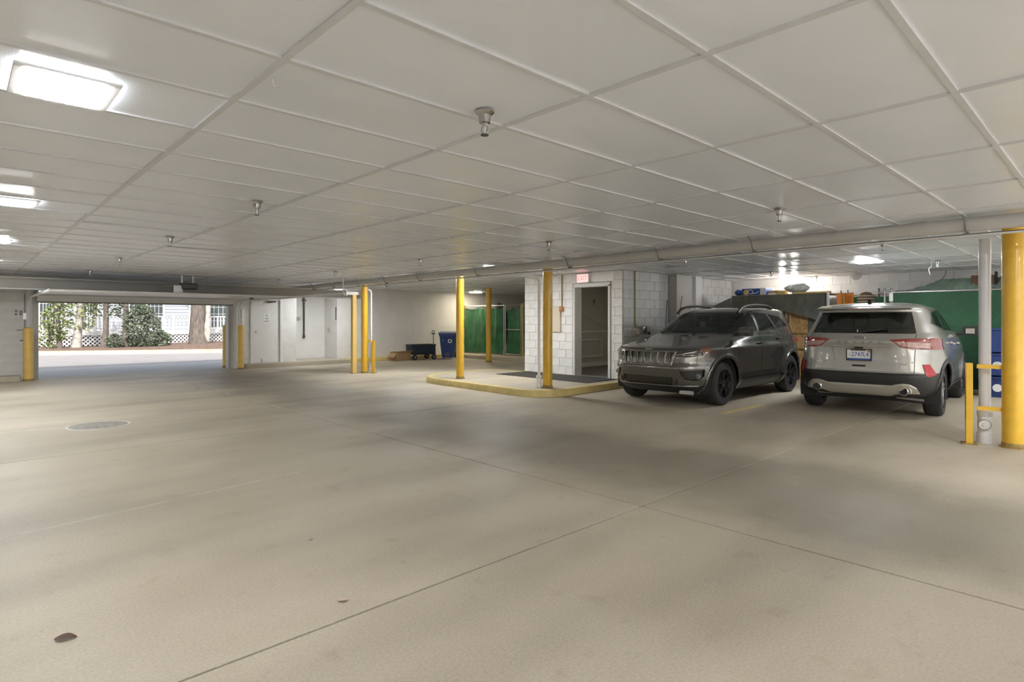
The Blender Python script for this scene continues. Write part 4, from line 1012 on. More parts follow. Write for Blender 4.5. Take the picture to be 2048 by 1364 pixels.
class CarBody:
    """stack of plan outlines: (z, x_front, x_rear, half_width, n_front, n_rear), forward = +x, left = +y"""
    def __init__(s, keys, arches, arch_r, waist=.02):
        s.keys = keys; s.arches = arches; s.ar = arch_r; s.waist = waist
        K = []
        for i in range(len(keys)-1):
            p0, p1, p2, p3 = keys[max(i-1, 0)], keys[i], keys[i+1], keys[min(i+2, len(keys)-1)]
            m = max(2, int(math.hypot((p2[0]-p1[0]), max(abs(p2[1]-p1[1]), abs(p2[2]-p1[2]), abs(p2[3]-p1[3])))/.028))
            for k in range(m):
                t = k/m
                row = []
                for c in range(6):
                    a, b, d, e = p0[c], p1[c], p2[c], p3[c]
                    cr = .5*((2*b) + (-a+d)*t + (2*a-5*b+4*d-e)*t*t + (-a+3*b-3*d+e)*t**3)
                    lin = b + (d-b)*t
                    row.append(cr*.9+lin*.1)
                K.append(row)
        K.append(list(keys[-1])); s.rows = K
    def row(s, z):
        R = s.rows
        if z <= R[0][0]: return R[0]
        for a, b in zip(R, R[1:]):
            if z <= b[0]:
                t = (z-a[0])/max(1e-6, b[0]-a[0]); return [p+(q-p)*t for p, q in zip(a, b)]
        return R[-1]
    def front(s, y, z):
        _, xf, xr, w, nf, nr = s.row(z); xm = (xf+xr)/2; return xm+(xf-xm)*max(0, 1-(abs(y)/w)**nf)**(1/nf)
    def rear(s, y, z):
        _, xf, xr, w, nf, nr = s.row(z); xm = (xf+xr)/2; return xm+(xr-xm)*max(0, 1-(abs(y)/w)**nr)**(1/nr)
    def side(s, x, z):
        _, xf, xr, w, nf, nr = s.row(z); xm = (xf+xr)/2
        n, a = (nf, xf-xm) if x > xm else (nr, xm-xr)
        return w*max(0, 1-min(1, abs(x-xm)/a)**n)**(1/n) + s.bulge(x, z)
    def bulge(s, x, z):
        b = 0
        for (ax, az) in s.arches:
            r = math.hypot(x-ax, z-az); b += .028*math.exp(-((r-s.ar-.02)/.075)**2) if z < 1.0 else 0
        inner = 1/(1+math.exp(-(x-s.arches[1][0]-.45)*12)) * 1/(1+math.exp((x-s.arches[0][0]+.45)*12))
        b -= s.waist*math.exp(-((z-.66)/.13)**2)*inner
        b += .010*math.exp(-((z-.93)/.05)**2)*(1 if z < 1.02 else 0)
        return b
    def build(s, N=96):
        bm = bmesh.new(); s.bm = bm; s.lay = bm.faces.layers.int.new('part')
        rings = []
        for (z, xf, xr, w, nf, nr) in s.rows:
            xm = (xf+xr)/2; dense = []
            for k in range(801):
                t = PI*k/800; c, d = math.cos(t), math.sin(t)
                n, a = (nf, xf-xm) if c >= 0 else (nr, xm-xr)
                # superellipse by ray so that samples are even enough
                den = (abs(c*a if False else c)**n + abs(d)**n)**(1/n)
                dense.append((xm + a*(c/den), w*(d/den)))
            L = [0]
            for p, q in zip(dense, dense[1:]): L.append(L[-1]+math.hypot(q[0]-p[0], q[1]-p[1]))
            half = []; j = 0
            for k in range(N+1):
                tgt = L[-1]*k/N
                while j < 799 and L[j+1] < tgt: j += 1
                f = (tgt-L[j])/max(1e-9, L[j+1]-L[j]); p, q = dense[j], dense[j+1]
                x, y = p[0]+(q[0]-p[0])*f, p[1]+(q[1]-p[1])*f
                half.append((x, y + s.bulge(x, z)*min(1, (y/w)**4), z))
            full = half + [(x, -y, z) for (x, y, z) in half[-2:0:-1]]
            rings.append([bm.verts.new(p) for p in full])
        n = len(rings[0])
        for a, b in zip(rings, rings[1:]):
            for k in range(n): bm.faces.new((a[k], a[(k+1) % n], b[(k+1) % n], b[k]))
        bm.faces.new(rings[-1]); bm.faces.new(rings[0][::-1])
        bm.normal_update()
    def seam(s):
        s.nseam = getattr(s, 'nseam', 79)+1; return s.nseam
    def carve(s, pid, poly, U, V, sel, only=(0,)):
        bm = s.bm; U = Vector(U); V = Vector(V); W = U.cross(V).normalized()
        us = [p[0] for p in poly]; vs = [p[1] for p in poly]
        u0, u1, v0, v1 = min(us)-.04, max(us)+.04, min(vs)-.04, max(vs)+.04
        G = Matrix(((U.dot(U), U.dot(V)), (U.dot(V), V.dot(V)))).inverted()
        def uv(c):
            a = G @ Vector((c.dot(U), c.dot(V))); return a[0], a[1]
        n = len(poly)
        cs = []
        for f in bm.faces:
            c = f.calc_center_median(); a, b = uv(c)
            if u0 < a < u1 and v0 < b < v1 and sel(f, c): cs.append(f)
        for i in range(n):
            p, q = poly[i], poly[(i+1) % n]
            du, dv = q[0]-p[0], q[1]-p[1]; ln = math.hypot(du, dv)
            if ln < 1e-6: continue
            P = U*p[0]+V*p[1]; T = U*du+V*dv; no = T.cross(W); ext = .12/ln
            fs, keep = [], []
            for f in cs:
                a, b = uv(f.calc_center_median()); t = ((a-p[0])*du+(b-p[1])*dv)/(ln*ln)
                dist = abs((a-p[0])*dv-(b-p[1])*du)/ln
                (fs if -ext < t < 1+ext and dist < .09 else keep).append(f)
            ge = set(fs)
            for f in fs: ge.update(f.edges); ge.update(f.verts)
            res = bmesh.ops.bisect_plane(bm, geom=list(ge), dist=1e-5, plane_co=P, plane_no=no)
            cs = keep + [g for g in res['geom'] if isinstance(g, bmesh.types.BMFace)]
        k = 0
        for f in cs:
            if f.is_valid and f[s.lay] in only and pinp(uv(f.calc_center_median()), poly): f[s.lay] = pid; k += 1
        bm.normal_update()
        return k
    def delete(s, pid):
        bmesh.ops.delete(s.bm, geom=[f for f in s.bm.faces if f[s.lay] == pid], context='FACES')
    def split(s, pid, name, mat, parent, push=0., thick=0., angle=28):
        fs = [f for f in s.bm.faces if f[s.lay] == pid]
        if not fs: return None
        vm = {}; vs = []; out = []
        for f in fs:
            idx = []
            for v in f.verts:
                if v not in vm: vm[v] = len(vs); vs.append(v.co + v.normal*push)
                idx.append(vm[v])
            out.append(idx)
        me = bpy.data.meshes.new(name); me.from_pydata(vs, [], out); me.validate()
        for p in me.polygons: p.use_smooth = True
        me.set_sharp_from_angle(angle=math.radians(angle))
        o = link(name, me, mat, parent)
        if thick:
            md = o.modifiers.new('thickness', 'SOLIDIFY'); md.thickness = thick; md.offset = -1
        return o

X_, Y_, Z_ = (1,0,0), (0,1,0), (0,0,1)
def circ(cx, cz, r, n=30): return [(cx+r*math.cos(2*PI*k/n), cz+r*math.sin(2*PI*k/n)) for k in range(n)]
def left(f, c): return c.y > .5 and f.normal.y > .15
def right(f, c): return c.y < -.5 and f.normal.y < -.15
def leftlo(f, c): return c.y > .5
def rightlo(f, c): return c.y < -.5
def mirror_u(poly): return [(-u, v) for u, v in poly]

def wheel(parent, x, y, r, w, mat, spokes, sgn):
    """tyre with rim and spokes; sgn: side it faces"""
    o = part('wheel', MB().lathe([(r*.66, -w/2), (r*.90, -w/2), (r*.97, -w*.42), (r, -w*.30), (r, w*.30), (r*.97, w*.42), (r*.90, w/2), (r*.66, w/2)], (x, y, r), 'y', 40, closed=True), 'rubber', parent, smooth=35)
    tr = MB()
    for g in (-.28, -.1, .1, .28): tr.lathe([(r*1.003, w*g-.006), (r*1.003, w*g+.006)], (x, y, r), 'y', 40, closed=False)
    f = y + sgn*w*.40
    part('rim', MB().lathe([(r*.68, -w*.45), (r*.70, -w*.47), (r*.66, -w*.40), (r*.63, w*.3), (r*.66, w*.40), (r*.70, w*.47), (r*.68, w*.48), (r*.60, w*.2), (r*.60, -w*.2)], (x, y, r), 'y', 40, closed=True), mat, o, smooth=35)
    sp_ = MB()
    for k in range(spokes):
        a = 2*PI*k/spokes + .3
        for da in (-.16, .16):
            p0 = Vector((x+r*.14*math.cos(a), f+sgn*.0, r+r*.14*math.sin(a))); p1 = Vector((x+r*.67*math.cos(a+da), f+sgn*.012, r+r*.67*math.sin(a+da)))
            dirv = (p1-p0).normalized(); sd = Vector((0,1,0)).cross(dirv).normalized()*.017; dp = Vector((0, sgn*.022, 0))
            sp_.add([p0-sd*1.2-dp, p0+sd*1.2-dp, p1+sd-dp, p1-sd-dp, p0-sd*1.2, p0+sd*1.2, p1+sd, p1-sd], [(3,2,1,0),(4,5,6,7),(0,1,5,4),(1,2,6,5),(2,3,7,6),(3,0,4,7)])
    part('spoke', sp_, mat, o)
    part('hub', MB().lathe([(r*.17, -sgn*.03), (r*.17, sgn*.004), (r*.08, sgn*.016), (r*.01, sgn*.018)], (x, f, r), 'y', 16), mat, o, smooth=40)
    part('brake_disc', MB().lathe([(r*.50, -.008), (r*.50, .008)], (x, y+sgn*w*.05, r), 'y', 24), 'darkmetal', o)
    return o

def well(parent, x, y0, y1, r, zc):
    mb = MB(); n = 20; vs = []; fs = []
    for k in range(n+1):
        a = PI*(-.12 + 1.24*k/n)
        for yy in (y0, y1): vs.append((x+r*math.cos(a), yy, zc+r*math.sin(a)))
    fs = [(2*k, 2*k+1, 2*k+3, 2*k+2) for k in range(n)] + [tuple(2*k for k in range(n+1))]
    part('wheel_well', mb.add(vs, fs), 'softblack', parent)

def mirror(parent, x, y, z, sgn, mat, facing):
    """door mirror; the glass faces backwards (-x)"""
    sh = MB(); pr = [(-.055, 0), (-.03, .085), (.03, .07), (.075, .0), (.05, -.055), (-.05, -.06)]
    o = part('door_mirror', MB().prism([(x+a, z+b) for a, b in [(-.06, -.075), (-.06, .075), (.0, .085), (.06, .055), (.085, 0), (.05, -.07)]], y, y+sgn*.21, 'y'), mat, parent, bev=.016, smooth=45)
    part('mirror_glass', MB().box(x-.064, x-.060, min(y+sgn*.045, y+sgn*.165), max(y+sgn*.045, y+sgn*.165), z-.042, z+.045), 'chrome', o)
    part('mirror_arm', MB().tube([(x+.02, y-sgn*.10, z-.05), (x+.01, y+sgn*.03, z-.04)], .03, 8), 'black', o, smooth=40)
    return o

def seats(parent, xs_front, xs_rear, z0, dx=0):
    for (x, y) in [(xs_front, .37), (xs_front, -.37), (xs_rear, .38), (xs_rear, -.38)]:
        part('seat', MB().prism([(x-.25, z0+.22), (x+.28, z0+.22), (x+.28, z0+.36), (x-.12, z0+.34), (x-.26, z0+.92), (x-.40, z0+.92)], y-.25, y+.25, 'y'), 'seat', parent, bev=.05, smooth=45)
        part('headrest', MB().box(x-.42, x-.31, y-.13, y+.13, z0+.96, z0+1.16), 'seat', parent, bev=.035, smooth=45)

def tube_on(fn, pts, r, n=6):
    return MB().tube([fn(*p) for p in pts], r, n)

# ------------------------------------------------------------------ dark grey SUV, facing the camera side
def dark_suv():
    car = thing('suv', 'dark grey SUV with black wheels parked nose-out beside the stairwell', 'car', (10.46, 5.42, 0), world=False, rot=(0, 0, PI))
    K = [(.22, 2.04, -2.02, .80, 4.4, 4.2), (.28, 2.17, -2.18, .87, 4.4, 4.2), (.38, 2.26, -2.26, .92, 4.4, 4.2), (.52, 2.30, -2.30, .935, 4.3, 4.2), (.64, 2.315, -2.31, .94, 4.3, 4.2),
         (.70, 2.28, -2.30, .94, 4.3, 4.1), (.80, 2.27, -2.27, .94, 4.3, 4.0), (.885, 2.24, -2.25, .938, 4.3, 3.9), (.935, 2.17, -2.24, .93, 4.3, 3.8), (.97, 2.00, -2.23, .92, 4.4, 3.7), (1.01, 1.72, -2.22, .908, 4.6, 3.6),
         (1.06, 1.42, -2.20, .895, 4.8, 3.5), (1.10, 1.20, -2.18, .885, 4.6, 3.4), (1.13, 1.07, -2.16, .875, 4.4, 3.3), (1.17, 1.00, -2.13, .865, 4.2, 3.2), (1.25, .85, -2.06, .84, 4.2, 3.3), (1.38, .58, -1.96, .79, 4.2, 3.4),
         (1.48, .36, -1.86, .745, 4.2, 3.6), (1.535, .20, -1.80, .715, 4.0, 3.8), (1.575, .02, -1.74, .675, 3.8, 3.8), (1.605, -.22, -1.60, .60, 3.4, 3.4), (1.625, -.50, -1.30, .42, 3, 3), (1.632, -.7, -1.05, .2, 2.6, 2.6)]
    ax, rx, az, ar = 1.42, -1.30, .36, .425
    b = CarBody(K, [(ax, az), (rx, az)], ar); b.build()
    fr = lambda f, c: c.x > 1.2
    # wheel arches
    for si, sel in enumerate((leftlo, rightlo)):
        for ci, cx in enumerate((ax, rx)):
            b.carve(60+si*2+ci, circ(cx, az, ar+.055), X_, Z_, lambda f, c, s=sel: s(f, c) and c.z < .95)
            b.carve(31, circ(cx, az, ar), X_, Z_, lambda f, c, s=sel: s(f, c) and c.z < .95, only=(0, 60, 61, 62, 63))
    b.delete(31)
    # side windows
    wins = [[(.86, 1.185), (.36, 1.445), (.12, 1.505), (.03, 1.512), (.10, 1.19)], [(.035, 1.19), (-.045, 1.512), (-.50, 1.512), (-.68, 1.225)], [(-.57, 1.505), (-.75, 1.235), (-1.28, 1.285), (-1.02, 1.45)]]
    trimp = [(.95, 1.165), (.38, 1.465), (.12, 1.532), (-.5, 1.538), (-1.04, 1.475), (-1.40, 1.28), (-.7, 1.20)]
    for q, sel in ((0, left), (10, right)):
        b.carve(50+q//5, trimp, X_, Z_, lambda f, c, s=sel: s(f, c) and c.z > 1.12 and abs(f.normal.y) > .4)
        for k, p in enumerate(wins): b.carve(1+k+q, p, X_, Z_, lambda f, c, s=sel: s(f, c) and c.z > 1.12, only=(0, 50, 52))
    b.carve(20, [(-.80, 1.16), (.80, 1.16), (.66, 1.53), (-.66, 1.53)], Y_, Z_, lambda f, c: c.x > -.2 and f.normal.x > .25 and 1.12 < c.z < 1.56)
    b.carve(51, [(-.66, 1.21), (.66, 1.21), (.56, 1.50), (-.56, 1.50)], Y_, Z_, lambda f, c: c.x < -1.4 and f.normal.x < -.2 and c.z > 1.15)
    # front: slots, lamps, lower grille
    slots = []
    for k in range(7):
        yc = (k-3)*.128; lean = yc*.06; slots.append([(yc-.052+lean, .875), (yc+.052+lean, .875), (yc+.046-lean*.6, .685), (yc-.046-lean*.6, .685)])
    b.carve(21, [(-.50, .895), (.50, .895), (.44, .665), (-.44, .665)], Y_, Z_, fr)
    for q, p in enumerate(slots): b.carve(70+q, p, Y_, Z_, fr, only=(21,))
    b.carve(23, [(-.47, .485), (.47, .485), (.44, .355), (-.44, .355)], Y_, Z_, fr)
    U1 = (-math.sin(.698), math.cos(.698), 0); U2 = (-math.sin(.698), -math.cos(.698), 0)
    hl = [(-1.085, .815), (-1.06, .865), (-.80, .915), (-.46, .975), (-.50, .865), (-.62, .832), (-.86, .80)]
    am = [(-.66, .935), (-.46, .978), (-.50, .862), (-.62, .832)]
    fg = [(-1.03, .585), (-.60, .605), (-.61, .50), (-.72, .425), (-.90, .425)]
    b.carve(24, hl, U1, Z_, lambda f, c: c.y > .2 and c.x > 1.2); b.carve(25, hl, U2, Z_, lambda f, c: c.y < -.2 and c.x > 1.2)
    b.carve(26, am, U1, Z_, lambda f, c: c.y > .2 and c.x > 1.2, only=(24,)); b.carve(27, am, U2, Z_, lambda f, c: c.y < -.2 and c.x > 1.2, only=(25,))
    b.carve(28, fg, U1, Z_, lambda f, c: c.y > .2 and c.x > 1.2); b.carve(29, fg, U2, Z_, lambda f, c: c.y < -.2 and c.x > 1.2)
    # black lower lip and sills
    b.carve(32, [(-1.2, .345), (1.2, .345), (1.2, .1), (-1.2, .1)], Y_, Z_, lambda f, c: c.x > 1.62 and c.z < .4, only=(0,))
    for si, sel in enumerate((leftlo, rightlo)): b.carve(64+si, [(-1.0, .40), (1.05, .40), (1.05, .1), (-1.0, .1)], X_, Z_, lambda f, c, s=sel: s(f, c) and c.z < .45, only=(0,))
    # seams of doors and bonnet
    for sel in (left, right):
        for (xa, xb) in ((.99, .96), (.085, .075), (-.80, -.72)):
            b.carve(b.seam(), [(xa-.006, .41), (xa+.006, .41), (xb+.006, 1.165), (xb-.006, 1.165)], X_, Z_, lambda f, c, s=sel: s(f, c) and c.z < 1.2, only=(0,))
        b.carve(b.seam(), [(-.78, .405), (1.0, .405), (1.0, .415), (-.78, .415)], X_, Z_, lambda f, c, s=sel: s(f, c) and c.z < .5, only=(0,))
    b.carve(b.seam(), [(-.78, .915), (.78, .915), (.78, .923), (-.78, .923)], Y_, Z_, fr, only=(0,))
    b.split(0, 'body', 'paint_dark', car)
    [b.split(60+q, 'wheel_arch', 'paint_dark', car, push=.016, thick=.03) for q in range(4)]
    for k, nm in ((1, 'front_side_window'), (2, 'rear_side_window'), (3, 'quarter_window')):
        for q in (0, 10): b.split(k+q, nm, 'glass_car' if k == 1 else 'glass_dark', car, push=-.002)
    [b.split(q, 'window_trim', 'black', car, push=.002) for q in (50, 52)]
    b.split(20, 'windscreen', 'glass_car', car, push=-.002); b.split(51, 'rear_window', 'glass_dark', car, push=-.002)
    g = b.split(21, 'grille_surround', 'trimgrey', car, push=.006, thick=.03); [b.split(70+q, 'grille_slot', 'grille', car, push=-.012) for q in range(7)]
    b.split(23, 'lower_grille', 'grille', car, push=-.01)
    b.split(32, 'lower_lip', 'black', car, push=.004); [b.split(q, 'sill', 'black', car, push=.006) for q in (64, 65)]
    for p1, p2 in ((24, 26), (25, 27)):
        h = b.split(p1, 'headlight', 'lampsmoke', car, push=.005, thick=.02); b.split(p2, 'side_marker', 'amber', h or car, push=.006)
    for p1 in (28, 29): b.split(p1, 'fog_recess', 'black', car, push=-.03)
    [b.split(q, 'panel_seam', 'softblack', car, push=-.003) for q in range(80, b.nseam+1)]
    # chrome bars in the headlamps, fog lamps, slot frames
    def F(y, z, d=.012): return (b.front(y, z)+d, y, z)
    for p in slots:
        loop = p + [p[0]]; pts = []
        for a, c in zip(loop, loop[1:]):
            for t in (0, .5): pts.append(F(a[0]+(c[0]-a[0])*t, a[1]+(c[1]-a[1])*t, .010))
        pts.append(pts[0]); part('slot_frame', MB().tube(pts, .0045, 6), 'trimgrey', car, smooth=40)
    for p in slots:
        mb = MB()
        for q in range(5):
            y = p[2][0]*.5+p[3][0]*.5 + (q-2)*.016; mb.tube([F(y, .69, -.008), F(y, .78, -.008), F(y, .87, -.008)], .0035, 5)
        part('slot_fin', mb, 'trimgrey', car)
    for sg in (1, -1):
        part('lamp_strip', MB().tube([F(sg*y, z, .014) for y, z in ((.50, .835), (.58, .85), (.66, .868), (.74, .89))], .008, 6), 'lampclear', car, smooth=40)
        part('lamp_element', MB().ball(F(sg*.60, .84, -.002), (.02, .03, .02)), 'lampclear', car, smooth=60)
        part('lamp_element', MB().ball(F(sg*.70, .858, -.002), (.02, .03, .02)), 'lampclear', car, smooth=60)
        part('fog_lamp', MB().lathe([(.05, 0), (.045, .015), (.02, .02)], F(sg*.76, .50, -.02), 'x', 14), 'lampclear', car, smooth=40)
        part('fog_trim', MB().tube([F(sg*y, z, .012) for y, z in ((.56, .585), (.57, .53), (.63, .44), (.72, .428), (.80, .44))], .011, 6), 'trimgrey', car, smooth=40)
        part('bumper_vent', MB().box(*sorted((b.front(.5, .42)-.02, b.front(.5, .42)+.006)), min(sg*.475, sg*.53), max(sg*.475, sg*.53), .37, .47), 'black', car)
    part('lower_chrome', MB().tube([F(y, .345, .008) for y in [-.75+.1*k for k in range(16)]], .010, 6), 'trimgrey', car, smooth=40)
    lg = MB()
    for k in range(7): lg.tube([F(-.44+.88*q/10, .37+k*.018, -.004) for q in range(11)], .003, 4)
    for k in range(22): lg.tube([F(-.44+k*.042, .36, -.004), F(-.43+k*.042, .48, -.004)], .003, 4)
    part('lower_grille_mesh', lg, 'trimgrey', car)
    me = text_mesh('Jeep', .075, .004, sx=1.15); nrm = Vector((1, 0, .35)).normalized(); rt = Vector((0, 1, 0)); up = nrm.cross(rt)
    m4 = Matrix((rt, up, nrm)).transposed().to_4x4(); m4.translation = Vector(F(0, .915, .008)); me.transform(m4); link('bonnet_lettering', me, 'chrome', car)
    part('tow_plate', MB().box(2.06, 2.10, .48, .72, .21, .27), 'steel', car, bev=.006)
    # rails, mirrors, handles, wipers
    for sg in (1, -1):
        pts = [(.32, sg*.60, 1.515), (.20, sg*.60, 1.60), (0, sg*.605, 1.645), (-.4, sg*.605, 1.665), (-.9, sg*.60, 1.655), (-1.12, sg*.59, 1.62), (-1.22, sg*.585, 1.575)]
        part('roof_rail', MB().tube(pts, [.024, .028, .022, .020, .022, .026, .02], 8), 'black', car, smooth=40)
        part('rail_cap', MB().tube([(p[0], p[1], p[2]+.012) for p in pts[1:6]], .013, 8), 'chrome', car, smooth=40)
        mirror(car, .93, sg*.93, 1.19, sg, 'paint_dark', 1)
        for xh, zh in ((.13, 1.0), (-.70, 1.06)):
            s_ = b.side(xh, zh); part('door_handle', MB().tube([(xh-.10, sg*(s_+.0), zh), (xh-.08, sg*(s_+.035), zh), (xh+.08, sg*(s_+.035), zh-.005), (xh+.10, sg*(s_+.0), zh-.005)], .013, 8), 'paint_dark', car, smooth=40)
        wheel(car, ax, sg*.79, .355, .225, 'alloy_dark', 5, sg); wheel(car, rx, sg*.79, .355, .225, 'alloy_dark', 5, sg)
        well(car, ax, sg*.55, sg*.90, ar, az); well(car, rx, sg*.55, sg*.90, ar, az)
        part('taillight', MB().tube([(b.rear(sg*.62, .98)-.01, sg*.62, .98), (b.rear(sg*.8, .99)-.012, sg*.80, .99)], .045, 8), 'redlamp', car, smooth=40)
    part('wiper', MB().tube([(b.front(.1, 1.165)+.02, .10, 1.165), (b.front(.62, 1.18)+.015, .62, 1.18)], .008, 6).tube([(b.front(-.55, 1.165)+.02, -.55, 1.165), (b.front(0, 1.18)+.015, .0, 1.185)], .008, 6), 'black', car)
    part('dashboard', MB().prism([(1.05, .75), (1.02, 1.10), (.70, 1.10), (.55, .98), (.55, .75)], -.74, .74, 'y'), 'seat', car, bev=.03)
    part('steering_wheel', MB().tube([(.47+.05*math.sin(a), .37+.18*math.cos(a), 1.03+.17*math.sin(a)) for a in [k*PI/10 for k in range(21)]], .015, 8), 'black', car, smooth=40)
    part('inner_mirror', MB().box(.45, .48, -.11, .11, 1.39, 1.45), 'black', car, bev=.01)
    part('hanging_tag', MB().box(.455, .46, -.045, .045, 1.26, 1.36), 'clearbag', car)
    part('cabin_floor', MB().box(-1.9, 1.0, -.72, .72, .33, .36), 'softblack', car)
    seats(car, .05, -.85, .33)
    part('underbody', MB().box(-1.9, 1.9, -.68, .68, .20, .26), 'softblack', car)
    return car
dark_suv()

# ------------------------------------------------------------------ silver SUV seen from behind
def silver_suv():
    car = thing('suv', 'silver SUV seen from behind with red tail lights and a licence plate', 'car', (11.64, 2.85, 0), world=False, rot=(0, 0, math.radians(4.5)))
    K = [(.31, 2.14, -2.15, .83, 3.6, 5.0), (.35, 2.19, -2.22, .88, 3.6, 5.0), (.42, 2.22, -2.26, .915, 3.6, 5.0), (.52, 2.26, -2.285, .93, 3.6, 5.0), (.62, 2.28, -2.29, .94, 3.6, 5.0), (.66, 2.28, -2.265, .94, 3.6, 5.0),
         (.80, 2.27, -2.255, .942, 3.6, 4.8), (.90, 2.22, -2.245, .942, 3.6, 4.6), (.99, 2.10, -2.245, .938, 3.7, 4.4), (1.04, 1.88, -2.255, .932, 3.8, 4.2), (1.08, 1.60, -2.26, .925, 4.2, 4.1), (1.13, 1.28, -2.245, .912, 4.4, 4.0), (1.17, 1.10, -2.20, .895, 4.3, 3.9),
         (1.21, 1.02, -2.165, .875, 4.2, 3.8), (1.30, .84, -2.10, .835, 4.2, 3.7), (1.42, .58, -2.01, .775, 4.2, 3.7), (1.51, .36, -1.95, .73, 4.2, 3.8), (1.555, .22, -1.96, .70, 4, 4.0), (1.59, .02, -1.93, .665, 3.8, 3.8), (1.625, -.22, -1.70, .58, 3.4, 3.4), (1.65, -.5, -1.35, .42, 3, 3), (1.66, -.7, -1.1, .2, 2.6, 2.6)]
    ax, rx, az, ar = 1.33, -1.38, .355, .415
    b = CarBody(K, [(ax, az), (rx, az)], ar); b.build()
    re = lambda f, c: c.x < -1.2
    for si, sel in enumerate((leftlo, rightlo)):
        for ci, cx in enumerate((ax, rx)):
            b.carve(60+si*2+ci, circ(cx, az, ar+.06), X_, Z_, lambda f, c, s=sel: s(f, c) and c.z < .95)
            b.carve(31, circ(cx, az, ar), X_, Z_, lambda f, c, s=sel: s(f, c) and c.z < .95, only=(0, 60, 61, 62, 63))
    b.delete(31)
    wins = [[(.92, 1.215), (.42, 1.465), (.12, 1.53), (-.12, 1.54), (-.10, 1.215)], [(-.17, 1.215), (-.19, 1.54), (-.75, 1.53), (-.98, 1.24)], [(-.82, 1.525), (-1.05, 1.25), (-1.50, 1.34), (-1.22, 1.49)]]
    trimp = [(1.0, 1.20), (.44, 1.485), (.12, 1.552), (-.75, 1.552), (-1.24, 1.51), (-1.58, 1.34), (-1.05, 1.225)]
    for q, sel in ((0, left), (10, right)):
        b.carve(50+q//5, trimp, X_, Z_, lambda f, c, s=sel: s(f, c) and c.z > 1.15 and abs(f.normal.y) > .4)
        for k, p in enumerate(wins): b.carve(1+k+q, p, X_, Z_, lambda f, c, s=sel: s(f, c) and c.z > 1.15, only=(0, 50, 52))
    b.carve(20, [(-.80, 1.20), (.80, 1.20), (.66, 1.55), (-.66, 1.55)], Y_, Z_, lambda f, c: c.x > -.2 and f.normal.x > .25 and 1.15 < c.z < 1.58)
    b.carve(21, [(-.655, 1.205), (-.64, 1.195), (.64, 1.195), (.655, 1.205), (.575, 1.50), (-.575, 1.50)], Y_, Z_, lambda f, c: c.x < -1.4 and f.normal.x < -.1 and c.z > 1.12)
    # tail lights: wrap round the corner
    a_ = .55
    U1 = (math.sin(a_), math.cos(a_), 0); U2 = (math.sin(a_), -math.cos(a_), 0)
    def uof(y, z): return b.rear(y, z)*math.sin(a_) + y*math.cos(a_)
    tl = [(uof(.375, 1.105), 1.11), (uof(.50, 1.01), 1.01), (uof(.62, .99), .985), (uof(.90, .97), .965), (uof(.925, 1.1), 1.10), (uof(.80, 1.14), 1.135), (uof(.55, 1.125), 1.125)]
    tw = [(uof(.43, 1.08), 1.085), (uof(.51, 1.015), 1.02), (uof(.80, .99), .99), (uof(.80, 1.06), 1.065), (uof(.6, 1.07), 1.075)]
    for pid, U, sg in ((24, U1, 1), (25, U2, -1)):
        sel = lambda f, c, s=sg: c.y*s > .25 and c.x < -1.5 and c.z > .85
        b.carve(pid, tl, U, Z_, sel); b.carve(pid+2, tw, U, Z_, sel, only=(pid,))
    # reflectors, black bumper, skid plate
    rf = [(.735, .775), (.80, .775), (.865, .63), (.80, .60), (.77, .62)]
    b.carve(28, rf, Y_, Z_, re); b.carve(29, mirror_u(rf), Y_, Z_, re)
    b.carve(32, [(-1.2, .645), (1.2, .645), (1.2, .1), (-1.2, .1)], Y_, Z_, lambda f, c: c.x < -1.72 and c.z < .7, only=(0,))
    skp = [(-.70, .375), (-.67, .46), (-.61, .505), (-.53, .515), (-.46, .50), (-.40, .48), (.40, .48), (.46, .50), (.53, .515), (.61, .505), (.67, .46), (.70, .375), (.52, .375), (.44, .36), (.36, .335), (-.36, .335), (-.44, .36), (-.52, .375)]
    b.carve(33, skp, Y_, Z_, lambda f, c: c.x < -1.6 and c.z < .6, only=(32,))
    for si, sel in enumerate((leftlo, rightlo)): b.carve(64+si, [(-.98, .40), (.93, .40), (.93, .1), (-.98, .1)], X_, Z_, lambda f, c, s=sel: s(f, c) and c.z < .45, only=(0,))
    # tailgate seam
    for s_ in (1, -1):
        b.carve(b.seam(), [(s_*.655, 1.19), (s_*.663, 1.19), (s_*.656, .65), (s_*.648, .65)], Y_, Z_, lambda f, c: c.x < -1.5 and c.z > .6, only=(0,))
        for (xa, xb) in ((1.0, .97), (-.13, -.13), (-.98, -.90)):
            b.carve(b.seam(), [(xa-.006, .41), (xa+.006, .41), (xb+.006, 1.19), (xb-.006, 1.19)], X_, Z_, lambda f, c, s=(left if s_ > 0 else right): s(f, c) and c.z < 1.2, only=(0,))
    b.carve(41, [(-.36, 1.01), (.36, 1.01), (.30, .80), (-.30, .80)], Y_, Z_, re, only=(0,))
    b.split(0, 'body', 'paint_silver', car)
    b.split(41, 'tailgate_recess', 'paint_silver', car, push=-.008)
    [b.split(60+q, 'wheel_arch', 'black', car, push=.012, thick=.03) for q in range(4)]
    for k, nm in ((1, 'front_side_window'), (2, 'rear_side_window'), (3, 'quarter_window')):
        for q in (0, 10): b.split(k+q, nm, 'glass_dark', car, push=-.002)
    [b.split(q, 'window_trim', 'black', car, push=.002) for q in (50, 52)]
    b.split(20, 'windscreen', 'glass_car', car, push=-.002); b.split(21, 'rear_window', 'glass_dark', car, push=-.003)
    for p in (24, 25):
        t = b.split(p, 'tail_light', 'redlamp', car, push=.008, thick=.03); b.split(p+2, 'clear_lens', 'pinklamp', t or car, push=.010)
